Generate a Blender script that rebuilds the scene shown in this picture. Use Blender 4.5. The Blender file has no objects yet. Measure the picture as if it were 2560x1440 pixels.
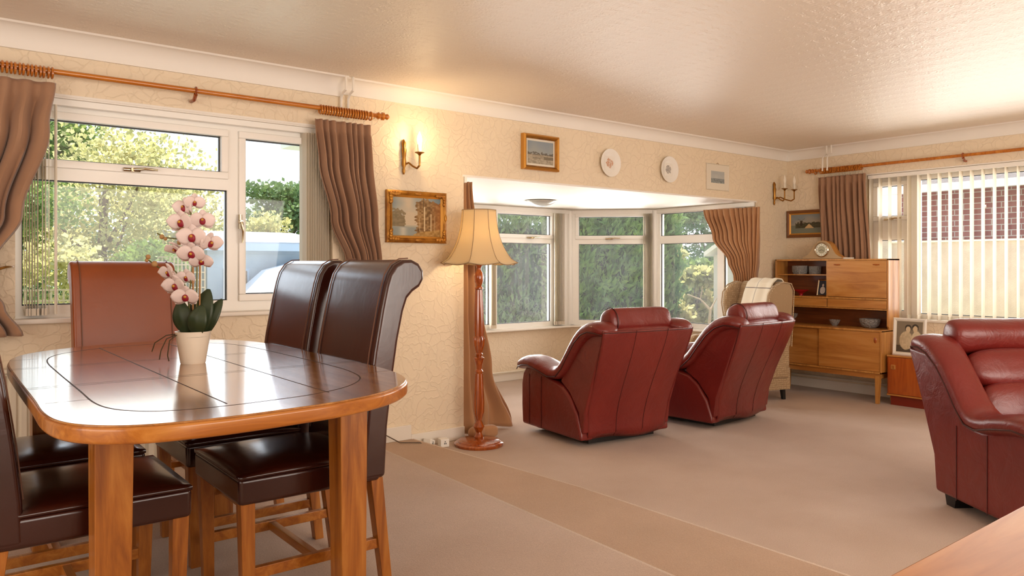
import bpy, bmesh, math, random
import numpy as np
from mathutils import Vector, Matrix
random.seed(7)
PI = math.pi
C = bpy.context.scene.collection
SC = bpy.context.scene

# ---------------------------------------------------------------- camera, world, light, exposure
F = 1906.5; YAW = math.radians(51.778); EYE = 1.25
cam = bpy.data.cameras.new('camera'); co = bpy.data.objects.new('camera', cam); C.objects.link(co)
co.location = (0, 0, EYE); co.rotation_euler = (PI/2, 0, YAW-PI/2)
cam.sensor_width = 36; cam.lens = F/2560*36; cam.shift_y = -(720-665.2)/2560; cam.clip_start = .05; cam.clip_end = 300
SC.camera = co
SC.view_settings.view_transform = 'Standard'; SC.view_settings.look = 'None'
SC.view_settings.gamma = 1; SC.view_settings.use_curve_mapping = False
SC.view_settings.exposure = 0.70
SC.cycles.use_denoising = True
SC.cycles.max_bounces = 8; SC.cycles.diffuse_bounces = 4; SC.cycles.adaptive_threshold = .02; SC.cycles.transparent_max_bounces = 24
SC.cycles.sample_clamp_indirect = 6; SC.cycles.caustics_reflective = False; SC.cycles.caustics_refractive = False

w = bpy.data.worlds.new('world'); SC.world = w; w.use_nodes = True
nt = w.node_tree; bg = nt.nodes['Background']
tc = nt.nodes.new('ShaderNodeTexCoord'); sx = nt.nodes.new('ShaderNodeSeparateXYZ'); cr = nt.nodes.new('ShaderNodeValToRGB')
nt.links.new(tc.outputs['Generated'], sx.inputs[0]); nt.links.new(sx.outputs['Z'], cr.inputs[0]); nt.links.new(cr.outputs[0], bg.inputs[0])
cr.color_ramp.elements[0].color = (.86, .93, 1, 1); cr.color_ramp.elements[1].color = (.50, .70, 1, 1); cr.color_ramp.elements[1].position = .75
bg.inputs[1].default_value = 1.15

def light(name, kind, loc, power, color, **k):
    l = bpy.data.lights.new(name, kind); l.energy = power; l.color = color
    for a, v in k.items(): setattr(l, a, v)
    o = bpy.data.objects.new(name, l); C.objects.link(o); o.location = loc; return o
def aim(o, d): o.rotation_euler = Vector(d).to_track_quat('-Z', 'Y').to_euler()
sun = light('sun', 'SUN', (0, 0, 20), 7.0, (1, .93, .80), angle=.009)
_az, _el = math.radians(66), math.radians(60)
aim(sun, (-math.cos(_az)*math.cos(_el), -math.sin(_az)*math.cos(_el), -math.sin(_el)))
# added fill lights behind the camera, in front of closed unseen walls
a1 = light('rear_fill_light', 'AREA', (2.6, -2.3, 1.35), 105, (1, .93, .85), shape='RECTANGLE', size=4.6, size_y=1.9); aim(a1, (.15, 1, -.02))
a2 = light('side_fill_light', 'AREA', (-1.9, 1.4, 1.45), 26, (1, .93, .86), shape='RECTANGLE', size=2.4, size_y=1.6); aim(a2, (1, .25, 0))
# daylight entering by the three windows in view
def win_light(name, loc, d, p, sx_, sy_, col=(1, .96, .90)):
    o = light(name, 'AREA', loc, p, col, shape='RECTANGLE', size=sx_, size_y=sy_); aim(o, d); return o
win_light('dining_window_light', (1.27, 4.98, 1.56), (0, -1, -.1), 8.5, 1.6, 1.1, (.86, .93, 1))
win_light('bay_front_light', (5.0, 6.85, 1.2), (0, -1, 0), 58, 2.0, 1.2)
win_light('bay_corner_light', (6.62, 6.45, 1.2), (-.7, -.7, 0), 22, .8, 1.2)
win_light('bay_side_light', (7.0, 5.3, 1.2), (-1, 0, 0), 22, .9, 1.2)
win_light('lounge_window_light', (7.75, 2.3, 1.45), (-1, 0, -.12), 72, 3.1, 1.3)

# ---------------------------------------------------------------- materials
def S(h):
    h = h.lstrip('#'); v = [int(h[i:i+2], 16)/255 for i in (0, 2, 4)]
    return tuple((c/12.92 if c <= .04045 else ((c+.055)/1.055)**2.4) for c in v)+(1,)
class NT:
    def __init__(s, name):
        s.m = bpy.data.materials.new(name); s.m.use_nodes = True; s.t = s.m.node_tree
        s.b = s.t.nodes['Principled BSDF']; s.out = s.t.nodes['Material Output']
    def n(s, t, **k):
        x = s.t.nodes.new(t)
        for a, v in k.items():
            if a in x.inputs: x.inputs[a].default_value = v
            else: setattr(x, a, v)
        return x
    def l(s, a, b): s.t.links.new(a, b)
    def coord(s, scale=(1, 1, 1), rot=(0, 0, 0)):
        c = s.n('ShaderNodeTexCoord'); m = s.n('ShaderNodeMapping'); m.inputs['Scale'].default_value = scale; m.inputs['Rotation'].default_value = rot
        s.l(c.outputs['Object'], m.inputs[0]); return m.outputs[0]
    def noise(s, vec, scale, detail=3, rough=.5, dist=0):
        x = s.n('ShaderNodeTexNoise'); x.inputs['Scale'].default_value = scale; x.inputs['Detail'].default_value = detail
        x.inputs['Roughness'].default_value = rough; x.inputs['Distortion'].default_value = dist
        s.l(vec, x.inputs['Vector']); return x.outputs['Fac']
    def ramp(s, fac, stops):
        r = s.n('ShaderNodeValToRGB'); e = r.color_ramp.elements
        while len(e) < len(stops): e.new(.5)
        for i, (p, c) in enumerate(stops): e[i].position = p; e[i].color = c
        s.l(fac, r.inputs[0]); return r.outputs[0]
    def bump(s, h, strength, dist=.01):
        b = s.n('ShaderNodeBump'); b.inputs['Strength'].default_value = strength; b.inputs['Distance'].default_value = dist
        s.l(h, b.inputs['Height']); s.l(b.outputs[0], s.b.inputs['Normal'])
    def set(s, **k):
        for a, v in k.items(): s.b.inputs[a.replace('_', ' ')].default_value = v
def plain(name, col, rough=.5, metal=0, **k):
    m = NT(name); m.set(Base_Color=S(col), Roughness=rough, Metallic=metal, **k); return m.m
def bumpy(name, c1, c2, rough=.8, cs=3, bs=40, bst=.3, bd=.01, det=4, dist=0, **k):
    m = NT(name); v = m.coord(); f = m.noise(v, cs, 3)
    m.l(m.ramp(f, [(.3, S(c1)), (.7, S(c2))]), m.b.inputs['Base Color']); m.set(Roughness=rough, **k)
    m.bump(m.noise(v, bs, det, .6, dist), bst, bd); return m.m
def wood(name, c1, c2, c3, rough=.35, scale=1, axis='X', coat=.2):
    m = NT(name); sc = {'X': (1.2, 14, 14), 'Y': (14, 1.2, 14), 'Z': (14, 14, 1.2)}[axis]
    v = m.coord(tuple(x*scale for x in sc)); f = m.noise(v, 1.6, 6, .62, 1.2)
    col = m.ramp(f, [(.30, S(c1)), (.52, S(c2)), (.72, S(c3))]); m.l(col, m.b.inputs['Base Color'])
    m.set(Roughness=rough, Coat_Weight=coat, Coat_Roughness=.12); m.bump(f, .08, .004); return m.m
def leather(name, c1, c2, rough=.3, coat=.25, bs=9, bst=.12, bd=.03):
    m = NT(name); v = m.coord(); f = m.noise(v, 2.5, 3)
    m.l(m.ramp(f, [(.3, S(c1)), (.7, S(c2))]), m.b.inputs['Base Color'])
    m.set(Roughness=rough, Coat_Weight=coat, Coat_Roughness=.18, Specular_IOR_Level=.55)
    a = m.noise(v, bs, 4, .6, .8); b = m.noise(v, 260, 2)
    ad = m.n('ShaderNodeMath', operation='MULTIPLY_ADD'); m.l(b, ad.inputs[0]); ad.inputs[1].default_value = .06; m.l(a, ad.inputs[2])
    m.bump(ad.outputs[0], bst, bd); return m.m
M = {}
# embossed wallpaper: short crossing ridges
m = NT('wallpaper'); v = m.coord()
mt = m.n('ShaderNodeTexVoronoi', feature='DISTANCE_TO_EDGE'); wv = m.n('ShaderNodeTexNoise'); wv.inputs['Scale'].default_value = 5; wv.inputs['Detail'].default_value = 3
m.l(v, wv.inputs['Vector']); mx = m.n('ShaderNodeMix', data_type='RGBA', blend_type='MIX'); mx.inputs[0].default_value = .22
m.l(v, mx.inputs[6]); m.l(wv.outputs['Color'], mx.inputs[7]); m.l(mx.outputs[2], mt.inputs['Vector']); mt.inputs['Scale'].default_value = 17
r_ = m.ramp(mt.outputs['Distance'], [(0, (1, 1, 1, 1)), (.09, (.15, .15, .15, 1))])
n2 = m.noise(v, 60, 3); md = m.n('ShaderNodeMath', operation='MULTIPLY_ADD'); m.l(n2, md.inputs[0]); md.inputs[1].default_value = .5; m.l(r_, md.inputs[2])
m.set(Base_Color=S('#efddc1'), Roughness=.55); m.bump(md.outputs[0], .55, .005); M['wallpaper'] = m.m
# ceiling paper with rows of small damask motifs
m = NT('ceiling_paper'); v = m.coord(); f1 = m.noise(v, 90, 3)
wv = m.n('ShaderNodeTexWave', wave_type='BANDS', bands_direction='X'); m.l(m.coord(rot=(0, 0, .0)), wv.inputs['Vector']); wv.inputs['Scale'].default_value = 2.1; wv.inputs['Distortion'].default_value = 1.5; wv.inputs['Detail Scale'].default_value = 6
wy = m.n('ShaderNodeTexWave', wave_type='BANDS', bands_direction='Y'); m.l(v, wy.inputs['Vector']); wy.inputs['Scale'].default_value = 5; wy.inputs['Distortion'].default_value = 4; wy.inputs['Detail Scale'].default_value = 9
mm = m.n('ShaderNodeMath', operation='MULTIPLY'); m.l(wv.outputs['Fac'], mm.inputs[0]); m.l(wy.outputs['Fac'], mm.inputs[1])
ma = m.n('ShaderNodeMath', operation='MULTIPLY_ADD'); m.l(mm.outputs[0], ma.inputs[0]); ma.inputs[1].default_value = .8; m.l(f1, ma.inputs[2])
m.set(Base_Color=S('#f2e6d6'), Roughness=.42); m.bump(ma.outputs[0], .5, .005); M['ceiling'] = m.m
# carpet
def carpet(name, a, b2):
    m = NT(name); v = m.coord(); f = m.noise(v, 1.6, 4, .55); f2 = m.noise(v, 220, 2, .7)
    c1 = m.ramp(f, [(.3, S(a)), (.7, S(b2))]); mx = m.n('ShaderNodeMix', data_type='RGBA', blend_type='MULTIPLY'); mx.inputs[0].default_value = .35
    m.l(c1, mx.inputs[6]); m.l(m.ramp(f2, [(.35, (.5, .5, .5, 1)), (.65, (1, 1, 1, 1))]), mx.inputs[7]); m.l(mx.outputs[2], m.b.inputs['Base Color'])
    m.set(Roughness=1, Sheen_Weight=.2, Specular_IOR_Level=.1); m.bump(m.noise(v, 160, 3, .8), .5, .006); M[name] = m.m
carpet('carpet', '#bda28e', '#ccb3a1'); carpet('carpet_tread_lamplit', '#b8987c', '#c6a58a'); carpet('carpet_edge_lit', '#d8c3b1', '#e0cdbd')  # tread tinted for warm lamplight, edge paled for its highlight, both in the colour
M['paint'] = plain('white_gloss_paint', '#eee6da', .35)
M['upvc'] = plain('white_window_plastic', '#faf6ef', .28)
M['plaster'] = plain('white_plaster', '#f5efe6', .6)
M['rubber'] = plain('dark_gasket', '#3a3c3e', .6)
M['oak'] = wood('oak', '#7d4312', '#a4611f', '#bd7c33', .36, 1, 'Z')
M['oak_x'] = wood('oak_boards', '#85501f', '#a66d30', '#be8744', .2, .9, 'Y', 1.0)
M['oak_e'] = wood('oak_edge', '#8a4a14', '#ab6620', '#c28138', .3, 1, 'X', .3)
M['pale_oak'] = wood('pale_oak_top', '#9a5a26', '#b3743a', '#c2874c', .35, .6, 'X', .3)
M['teak'] = wood('teak', '#a5682c', '#c68a44', '#d39c57', .38, .8, 'Z')
M['teak_y'] = wood('teak_flame', '#a5642a', '#c4843e', '#d29a56', .36, .55, 'Y')
M['teak_in'] = wood('teak_inside', '#5a2a0e', '#743a15', '#87491f', .45, .8, 'Y')
M['redteak'] = wood('red_teak', '#8f3d0e', '#ad5317', '#bb6322', .32, 1, 'Z')
M['redbase'] = plain('red_plinth', '#7d2410', .4)
M['maho'] = wood('mahogany_turned', '#7a320c', '#a04b16', '#b86123', .2, 2, 'Z', .8)
M['pole'] = wood('varnished_pine', '#a3540f', '#c2701c', '#d58a33', .25, 1, 'X', .5)
M['brownleather'] = leather('dark_brown_leather', '#2c0c06', '#3d140a', .25, .38, 7, .06, .02)
M['litleather'] = leather('lit_brown_leather', '#8a4119', '#9a4c1f', .36, .1, 7, .06, .02)  # same chair leather with the light on it painted in as paler brown
M['redleather'] = leather('oxblood_leather', '#6c1a16', '#7c231c', .36, .18, 8, .22, .035)
M['piping'] = plain('dark_red_piping', '#3c0d0c', .4)
M['stitch'] = plain('brown_stitching', '#6e4630', .6)
M['black'] = plain('black_plastic', '#141212', .5)
M['brass'] = plain('brass', '#a8793a', .28, 1)
M['gold'] = bumpy('gilt', '#8c5414', '#c98f37', .35, 14, 60, .5, .004, Metallic=.55)
M['gold2'] = plain('gold_leaf', '#cf9440', .35, .55)
M['darkwood'] = plain('dark_frame_wood', '#7b4a1f', .4)
M['curtain'] = bumpy('dusty_rose_curtain', '#9a7256', '#a67e61', .85, 2, 300, .12, .002, Sheen_Weight=.3)
M['curtain2'] = bumpy('tan_bay_curtain', '#b07f56', '#bb8b62', .85, 2, 300, .12, .002, Sheen_Weight=.3)
M['cream'] = plain('cream_plastic', '#e9dfcc', .45)
M['porcelain'] = plain('white_pot', '#eee4d2', .3)
M['leafdark'] = plain('orchid_leaf', '#2c3a20', .45)
M['stem'] = plain('green_stem', '#6b6a35', .6)
M['stake'] = plain('bamboo_stake', '#a87848', .6)
M['bud'] = plain('orchid_bud', '#a9804e', .6)
M['root'] = plain('aerial_root', '#4b3a22', .8)
M['lip'] = plain('orchid_lip', '#8a1226', .5)
M['lipy'] = plain('orchid_lip_yellow', '#c08a2c', .5)
M['chrome'] = plain('polished_metal', '#c9b79a', .15, 1)
M['red'] = plain('red_glass', '#b01c25', .15)
M['white'] = plain('white', '#f4efe6', .4)
M['greybase'] = plain('grey_patio', '#8d9096', .9)
def transl(name, col, fac, rough=.7, tcol=None):
    m = NT(name); m.set(Base_Color=S(col), Roughness=rough); t = m.n('ShaderNodeBsdfTranslucent'); t.inputs[0].default_value = S(tcol or col)
    x = m.n('ShaderNodeMixShader'); x.inputs[0].default_value = fac; m.l(m.b.outputs[0], x.inputs[1]); m.l(t.outputs[0], x.inputs[2]); m.l(x.outputs[0], m.out.inputs[0]); return m.m
M['slat'] = transl('cream_blind_fabric', '#f8f1e4', .5)
M['shade'] = transl('cream_lampshade', '#efdcb8', .42, .8, '#f6e6bf')
M['petal'] = transl('pink_white_petal', '#fbeeea', .45)
M['bulbglass'] = plain('white_candle_bulb', '#f6ecd9', .3)
m = NT('lit_bulb'); m.set(Base_Color=S('#ffe7b8'), Emission_Color=S('#ffd9a0'), Emission_Strength=7.0); M['lit'] = m.m
def glassmat(name, refl=.08, tint=(1, 1, 1, 1)):
    m = NT(name); t = m.n('ShaderNodeBsdfTransparent'); t.inputs[0].default_value = tint; g = m.n('ShaderNodeBsdfGlossy'); g.inputs['Roughness'].default_value = .02
    fr = m.n('ShaderNodeFresnel'); fr.inputs[0].default_value = 1.35
    x = m.n('ShaderNodeMixShader'); m.l(fr.outputs[0], x.inputs[0]); m.l(t.outputs[0], x.inputs[1]); m.l(g.outputs[0], x.inputs[2]); m.l(x.outputs[0], m.out.inputs[0]); return m.m
M['glass'] = glassmat('window_glass')
m = NT('reflection_haze_glass'); t = m.n('ShaderNodeBsdfTransparent'); g = m.n('ShaderNodeBsdfGlossy'); g.inputs['Roughness'].default_value = .02; fr = m.n('ShaderNodeFresnel'); fr.inputs[0].default_value = 1.4  # pale translucent veil mixed into the panes to imitate reflection haze
x = m.n('ShaderNodeMixShader'); m.l(fr.outputs[0], x.inputs[0]); m.l(t.outputs[0], x.inputs[1]); m.l(g.outputs[0], x.inputs[2])
dd = m.n('ShaderNodeBsdfTranslucent'); dd.inputs[0].default_value = (.9, .93, 1, 1); x2 = m.n('ShaderNodeMixShader')
m.l(m.ramp(m.noise(m.coord(), 5, 5, .7), [(.3, (.006, .006, .006, 1)), (.8, (.016, .016, .016, 1))]), x2.inputs[0])
m.l(x.outputs[0], x2.inputs[1]); m.l(dd.outputs[0], x2.inputs[2]); m.l(x2.outputs[0], m.out.inputs[0]); M['dusty'] = m.m
m = NT('cut_crystal'); m.set(Base_Color=(.9, .88, .84, 1), Roughness=.12, Transmission_Weight=.75, IOR=1.45)
v = m.coord(); vo = m.n('ShaderNodeTexVoronoi'); vo.inputs['Scale'].default_value = 70; m.l(v, vo.inputs['Vector']); m.bump(vo.outputs['Distance'], .9, .01); M['crystal'] = m.m
def leafmat(name, stops, fac=.35, scale=1.2):
    m = NT(name); v = m.coord(); f = m.noise(v, scale, 4, .7); col = m.ramp(f, stops); m.l(col, m.b.inputs['Base Color']); m.set(Roughness=.6, Specular_IOR_Level=.2)
    t = m.n('ShaderNodeBsdfTranslucent'); m.l(col, t.inputs[0]); x = m.n('ShaderNodeMixShader'); x.inputs[0].default_value = fac
    m.l(m.b.outputs[0], x.inputs[1]); m.l(t.outputs[0], x.inputs[2]); m.l(x.outputs[0], m.out.inputs[0]); return m.m
M['leaf_y'] = leafmat('yellow_green_leaves', [(.3, S('#989c5c')), (.5, S('#bdb77c')), (.7, S('#d2c898'))], .55)
M['leaf_g'] = leafmat('mid_green_leaves', [(.3, S('#5c7a3c')), (.7, S('#93a658'))], .35)
M['leaf_d'] = leafmat('dark_green_leaves', [(.3, S('#4c6a40')), (.7, S('#80985f'))], .25)
M['leaf_c'] = leafmat('conifer_fronds', [(.3, S('#5d8050')), (.6, S('#8cab60')), (.8, S('#b9c96c'))], .4, 3)
M['bark'] = bumpy('bark', '#5d4c3a', '#7c6a54', .9, 8, 30, .6, .03)
M['grass'] = bumpy('lawn', '#5d7438', '#80924c', 1, 3, 60, .6, .03)
M['shed'] = None
m = NT('blue_grey_boards'); v = m.coord(); wv = m.n('ShaderNodeTexWave', wave_type='BANDS', bands_direction='Z', wave_profile='SAW'); wv.inputs['Scale'].default_value = 1.6; m.l(v, wv.inputs['Vector'])
m.l(m.ramp(m.noise(v, 4, 3), [(.3, S('#8ea0b0')), (.7, S('#a3b3c0'))]), m.b.inputs['Base Color']); m.set(Roughness=.8); m.bump(wv.outputs['Fac'], .8, .02); M['shed'] = m.m
def brickmat(name, a, b, mort, sc):
    m = NT(name); c = m.n('ShaderNodeTexCoord'); mp = m.n('ShaderNodeMapping'); mp.inputs['Rotation'].default_value = (PI/2, 0, PI/2); m.l(c.outputs['Object'], mp.inputs[0])
    sp = m.n('ShaderNodeSeparateXYZ'); m.l(c.outputs['Object'], sp.inputs[0]); cb = m.n('ShaderNodeCombineXYZ'); m.l(sp.outputs['Y'], cb.inputs['X']); m.l(sp.outputs['Z'], cb.inputs['Y'])
    t = m.n('ShaderNodeTexBrick'); m.l(cb.outputs[0], t.inputs['Vector']); t.inputs['Scale'].default_value = sc; t.inputs['Color1'].default_value = S(a); t.inputs['Color2'].default_value = S(b); t.inputs['Mortar'].default_value = S(mort)
    t.inputs['Brick Width'].default_value = .23*1.0; t.inputs['Row Height'].default_value = .075; t.inputs['Mortar Size'].default_value = .006
    m.l(t.outputs['Color'], m.b.inputs['Base Color']); m.set(Roughness=.9); return m.m
M['brick'] = brickmat('red_brick', '#a06a66', '#b07a74', '#cfc6be', 1)
M['tile'] = bumpy('grey_roof_tiles', '#5d5553', '#726764', .8, 5, 20, .6, .03)
M['fencepanel'] = bumpy('pebbled_fence_panel', '#d2c4ba', '#e2d6cc', .9, 6, 80, .5, .02)
M['carpaint'] = plain('white_car_paint', '#f2f2f2', .2)
M['carglass'] = plain('car_window', '#5b6a66', .08)
M['wingfab'] = None
m = NT('beige_dotted_weave'); v = m.coord((1, 1, 1)); vo = m.n('ShaderNodeTexVoronoi'); vo.inputs['Scale'].default_value = 52; vo.inputs['Randomness'].default_value = .25; m.l(v, vo.inputs['Vector'])
m.l(m.ramp(vo.outputs['Distance'], [(.25, S('#cdb592')), (.42, S('#a88d6c'))]), m.b.inputs['Base Color']); m.set(Roughness=.95, Sheen_Weight=.3); m.bump(vo.outputs['Distance'], .3, .004); M['wingfab'] = m.m
m = NT('cream_checked_throw'); v = m.coord(); 
b_ = m.n('ShaderNodeTexBrick'); b_.offset = 0; sp = m.n('ShaderNodeSeparateXYZ'); m.l(v, sp.inputs[0]); cb = m.n('ShaderNodeCombineXYZ'); m.l(sp.outputs['X'], cb.inputs['X']); m.l(sp.outputs['Z'], cb.inputs['Y']); m.l(cb.outputs[0], b_.inputs['Vector'])
b_.inputs['Scale'].default_value = 1; b_.inputs['Brick Width'].default_value = .26; b_.inputs['Row Height'].default_value = .26; b_.inputs['Mortar Size'].default_value = .006; b_.inputs['Mortar Smooth'].default_value = .5
for k_, c_ in (('Color1', '#efe4cf'), ('Color2', '#efe4cf'), ('Mortar', '#8d8178')): b_.inputs[k_].default_value = S(c_)
m.l(b_.outputs['Color'], m.b.inputs['Base Color']); m.set(Roughness=1, Sheen_Weight=.4); m.bump(m.noise(v, 180, 3), .5, .005); M['throw'] = m.m
m = NT('painted_picture'); at = m.n('ShaderNodeVertexColor', layer_name='paint'); m.l(at.outputs[0], m.b.inputs['Base Color']); m.set(Roughness=.5); M['art'] = m.m

# ---------------------------------------------------------------- mesh helpers
class MB:
    def __init__(s): s.v = []; s.f = []; s.T = Matrix()
    def add(s, vs, fs):
        o = len(s.v); s.v += [tuple(s.T @ Vector(p)) for p in vs]; s.f += [tuple(o+i for i in q) for q in fs]; return s
    def box(s, x0, x1, y0, y1, z0, z1):
        return s.add([(x0,y0,z0),(x1,y0,z0),(x1,y1,z0),(x0,y1,z0),(x0,y0,z1),(x1,y0,z1),(x1,y1,z1),(x0,y1,z1)],
                     [(0,3,2,1),(4,5,6,7),(0,1,5,4),(1,2,6,5),(2,3,7,6),(3,0,4,7)])
    def taper(s, c0, w0, c1, w1):
        (x, y, z), (a, b, c) = c0, c1; p, q = w0/2, w1/2
        return s.add([(x-p,y-p,z),(x+p,y-p,z),(x+p,y+p,z),(x-p,y+p,z),(a-q,b-q,c),(a+q,b-q,c),(a+q,b+q,c),(a-q,b+q,c)],
                     [(0,3,2,1),(4,5,6,7),(0,1,5,4),(1,2,6,5),(2,3,7,6),(3,0,4,7)])
    def prism(s, pts, a, b, axis='x'):
        n = len(pts)
        f = {'x': lambda p, t: (t, p[0], p[1]), 'y': lambda p, t: (p[0], t, p[1]), 'z': lambda p, t: (p[0], p[1], t)}[axis]
        return s.add([f(p, a) for p in pts]+[f(p, b) for p in pts], [tuple(range(n))[::-1], tuple(range(n, 2*n))]+[(i, (i+1) % n, n+(i+1) % n, n+i) for i in range(n)])
    def lathe(s, prof, c=(0, 0, 0), n=32, scale=(1, 1), rib=0, ribn=0, cap=True):
        vs = []; fs = []
        for k, (r, z) in enumerate(prof):
            for i in range(n):
                a = 2*PI*i/n; rr = r*(1+rib*math.cos(ribn*a)) if rib else r
                vs.append((c[0]+rr*math.cos(a)*scale[0], c[1]+rr*math.sin(a)*scale[1], c[2]+z))
        for k in range(len(prof)-1):
            for i in range(n): fs.append((k*n+i, k*n+(i+1) % n, (k+1)*n+(i+1) % n, (k+1)*n+i))
        if cap: fs.append(tuple(range(n))[::-1]); fs.append(tuple((len(prof)-1)*n+i for i in range(n)))
        return s.add(vs, fs)
    def tube(s, path, r, n=10, cap=True):
        P = [Vector(p) for p in path]; R = r if isinstance(r, (list, tuple)) else [r]*len(P); vs = []; fs = []
        ref = None
        for k, p in enumerate(P):
            t = (P[min(k+1, len(P)-1)]-P[max(k-1, 0)]).normalized()
            if ref is None: ref = Vector((0, 0, 1)) if abs(t.z) < .9 else Vector((1, 0, 0))
            a = t.cross(ref).normalized(); b = a.cross(t).normalized(); ref = b
            for i in range(n):
                th = 2*PI*i/n; vs.append(tuple(p+a*(R[k]*math.cos(th))+b*(R[k]*math.sin(th))))
        for k in range(len(P)-1):
            for i in range(n): fs.append((k*n+i, k*n+(i+1) % n, (k+1)*n+(i+1) % n, (k+1)*n+i))
        if cap: fs.append(tuple(range(n))[::-1]); fs.append(tuple((len(P)-1)*n+i for i in range(n)))
        return s.add(vs, fs)
    def torus(s, c, R, r, axis='x', n=20, m=8):
        path = []
        for i in range(n+1):
            a = 2*PI*i/n; u, v_ = R*math.cos(a), R*math.sin(a)
            path.append({'x': (c[0], c[1]+u, c[2]+v_), 'y': (c[0]+u, c[1], c[2]+v_), 'z': (c[0]+u, c[1]+v_, c[2])}[axis])
        return s.tube(path, r, m)
    def pillow(s, c, d, p=3.2, rot=None, n=9, sag=0):
        """superquadric cushion: centre c, full size d"""
        vs = []; fs = []; idx = {}
        R = Matrix.Identity(3) if rot is None else rot
        def key(q): return tuple(round(x, 5) for x in q)
        def vid(q):
            k = key(q)
            if k not in idx:
                L = (abs(q[0])**p+abs(q[1])**p+abs(q[2])**p)**(1/p)
                e = Vector((q[0]/L*d[0]/2, q[1]/L*d[1]/2, q[2]/L*d[2]/2))
                e.z -= sag*(q[0]/L)**2
                idx[k] = len(vs); vs.append(tuple(Vector(c)+R @ e))
            return idx[k]
        for ax in range(3):
            for sg in (-1, 1):
                for i in range(n):
                    for j in range(n):
                        qs = []
                        for (a, b) in ((i, j), (i+1, j), (i+1, j+1), (i, j+1)):
                            u, v_ = math.tan((a/n*2-1)*PI/4), math.tan((b/n*2-1)*PI/4); q = [0, 0, 0]; q[ax] = sg; q[(ax+1) % 3] = u; q[(ax+2) % 3] = v_; qs.append(vid(q))
                        fs.append(tuple(qs) if sg > 0 else tuple(qs[::-1]))
        return s.add(vs, fs)
    def sweep(s, st, n=20, p=2.6):
        """st: (centre, side vector*halfwidth, up vector*halfheight)"""
        vs = []; fs = []
        for c, a, b in st:
            c, a, b = Vector(c), Vector(a), Vector(b)
            for i in range(n):
                t = 2*PI*i/n; cx, sy = math.cos(t), math.sin(t)
                vs.append(tuple(c+a*(math.copysign(abs(cx)**(2/p), cx))+b*(math.copysign(abs(sy)**(2/p), sy))))
        for k in range(len(st)-1):
            for i in range(n): fs.append((k*n+i, k*n+(i+1) % n, (k+1)*n+(i+1) % n, (k+1)*n+i))
        fs.append(tuple(range(n))[::-1]); fs.append(tuple((len(st)-1)*n+i for i in range(n)))
        return s.add(vs, fs)
    def grid(s, fn, nu, nv):
        vs = [fn(i/nu, j/nv) for j in range(nv+1) for i in range(nu+1)]
        return s.add(vs, [(j*(nu+1)+i, j*(nu+1)+i+1, (j+1)*(nu+1)+i+1, (j+1)*(nu+1)+i) for j in range(nv) for i in range(nu)])
    def build(s, name, mat, parent=None, bevel=0, seg=2, smooth=True, solid=0, sub=0, fix=True):
        me = bpy.data.meshes.new(name); me.from_pydata(s.v, [], s.f); me.update()
        if fix:
            b = bmesh.new(); b.from_mesh(me); bmesh.ops.recalc_face_normals(b, faces=b.faces); b.to_mesh(me); b.free()
        me.materials.append(M[mat] if isinstance(mat, str) else mat)
        o = bpy.data.objects.new(name, me); C.objects.link(o); o.parent = parent
        if solid: x = o.modifiers.new('solid', 'SOLIDIFY'); x.thickness = solid; x.offset = 0
        if bevel: x = o.modifiers.new('bevel', 'BEVEL'); x.width = bevel; x.segments = seg; x.limit_method = 'ANGLE'; x.angle_limit = .6
        if sub: x = o.modifiers.new('sub', 'SUBSURF'); x.levels = sub; x.render_levels = sub
        if smooth:
            for p in me.polygons: p.use_smooth = True
            x = o.modifiers.new('ws', 'WEIGHTED_NORMAL') if bevel else None
            try: me.set_sharp_from_angle(angle=.7)
            except Exception: pass
        return o
def tag(o, label=None, cat=None, group=None, kind=None):
    for k, v in (('label', label), ('category', cat), ('group', group), ('kind', kind)):
        if v: o[k] = v
    return o
def thing(name, label, cat, loc=(0, 0, 0), rz=0, group=None):
    o = bpy.data.objects.new(name, None); C.objects.link(o); o.location = loc; o.rotation_euler = (0, 0, rz); o.empty_display_size = .1
    return tag(o, label, cat, group)
def struct(o): o['kind'] = 'structure'; return o
def children(o): return [x for x in C.objects if x.parent == o]
def dup(o, parent=None):
    c = o.copy(); C.objects.link(c); c.parent = parent
    for ch in children(o): dup(ch, c)
    return c
def relabel(o, loc, rz, label, scale=None):
    o.location = loc; o.rotation_euler = (0, 0, rz); o['label'] = label
    if scale: o.scale = scale
    return o
def rotx(a): return Matrix.Rotation(a, 3, 'X')
def roty(a): return Matrix.Rotation(a, 3, 'Y')
def rotz(a): return Matrix.Rotation(a, 3, 'Z')
def smoothstep(a, b, x): t = max(0, min(1, (x-a)/(b-a))); return t*t*(3-2*t)
def interp(x, pts):
    if x <= pts[0][0]: return pts[0][1]
    for (a, b), (c, d) in zip(pts, pts[1:]):
        if x <= c: return b+(d-b)*(x-a)/(c-a)
    return pts[-1][1]
def sinterp(x, pts):
    if x <= pts[0][0]: return pts[0][1]
    for (a, b), (c, d) in zip(pts, pts[1:]):
        if x <= c: t = (x-a)/(c-a); t = t*t*(3-2*t); return b+(d-b)*t
    return pts[-1][1]

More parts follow.
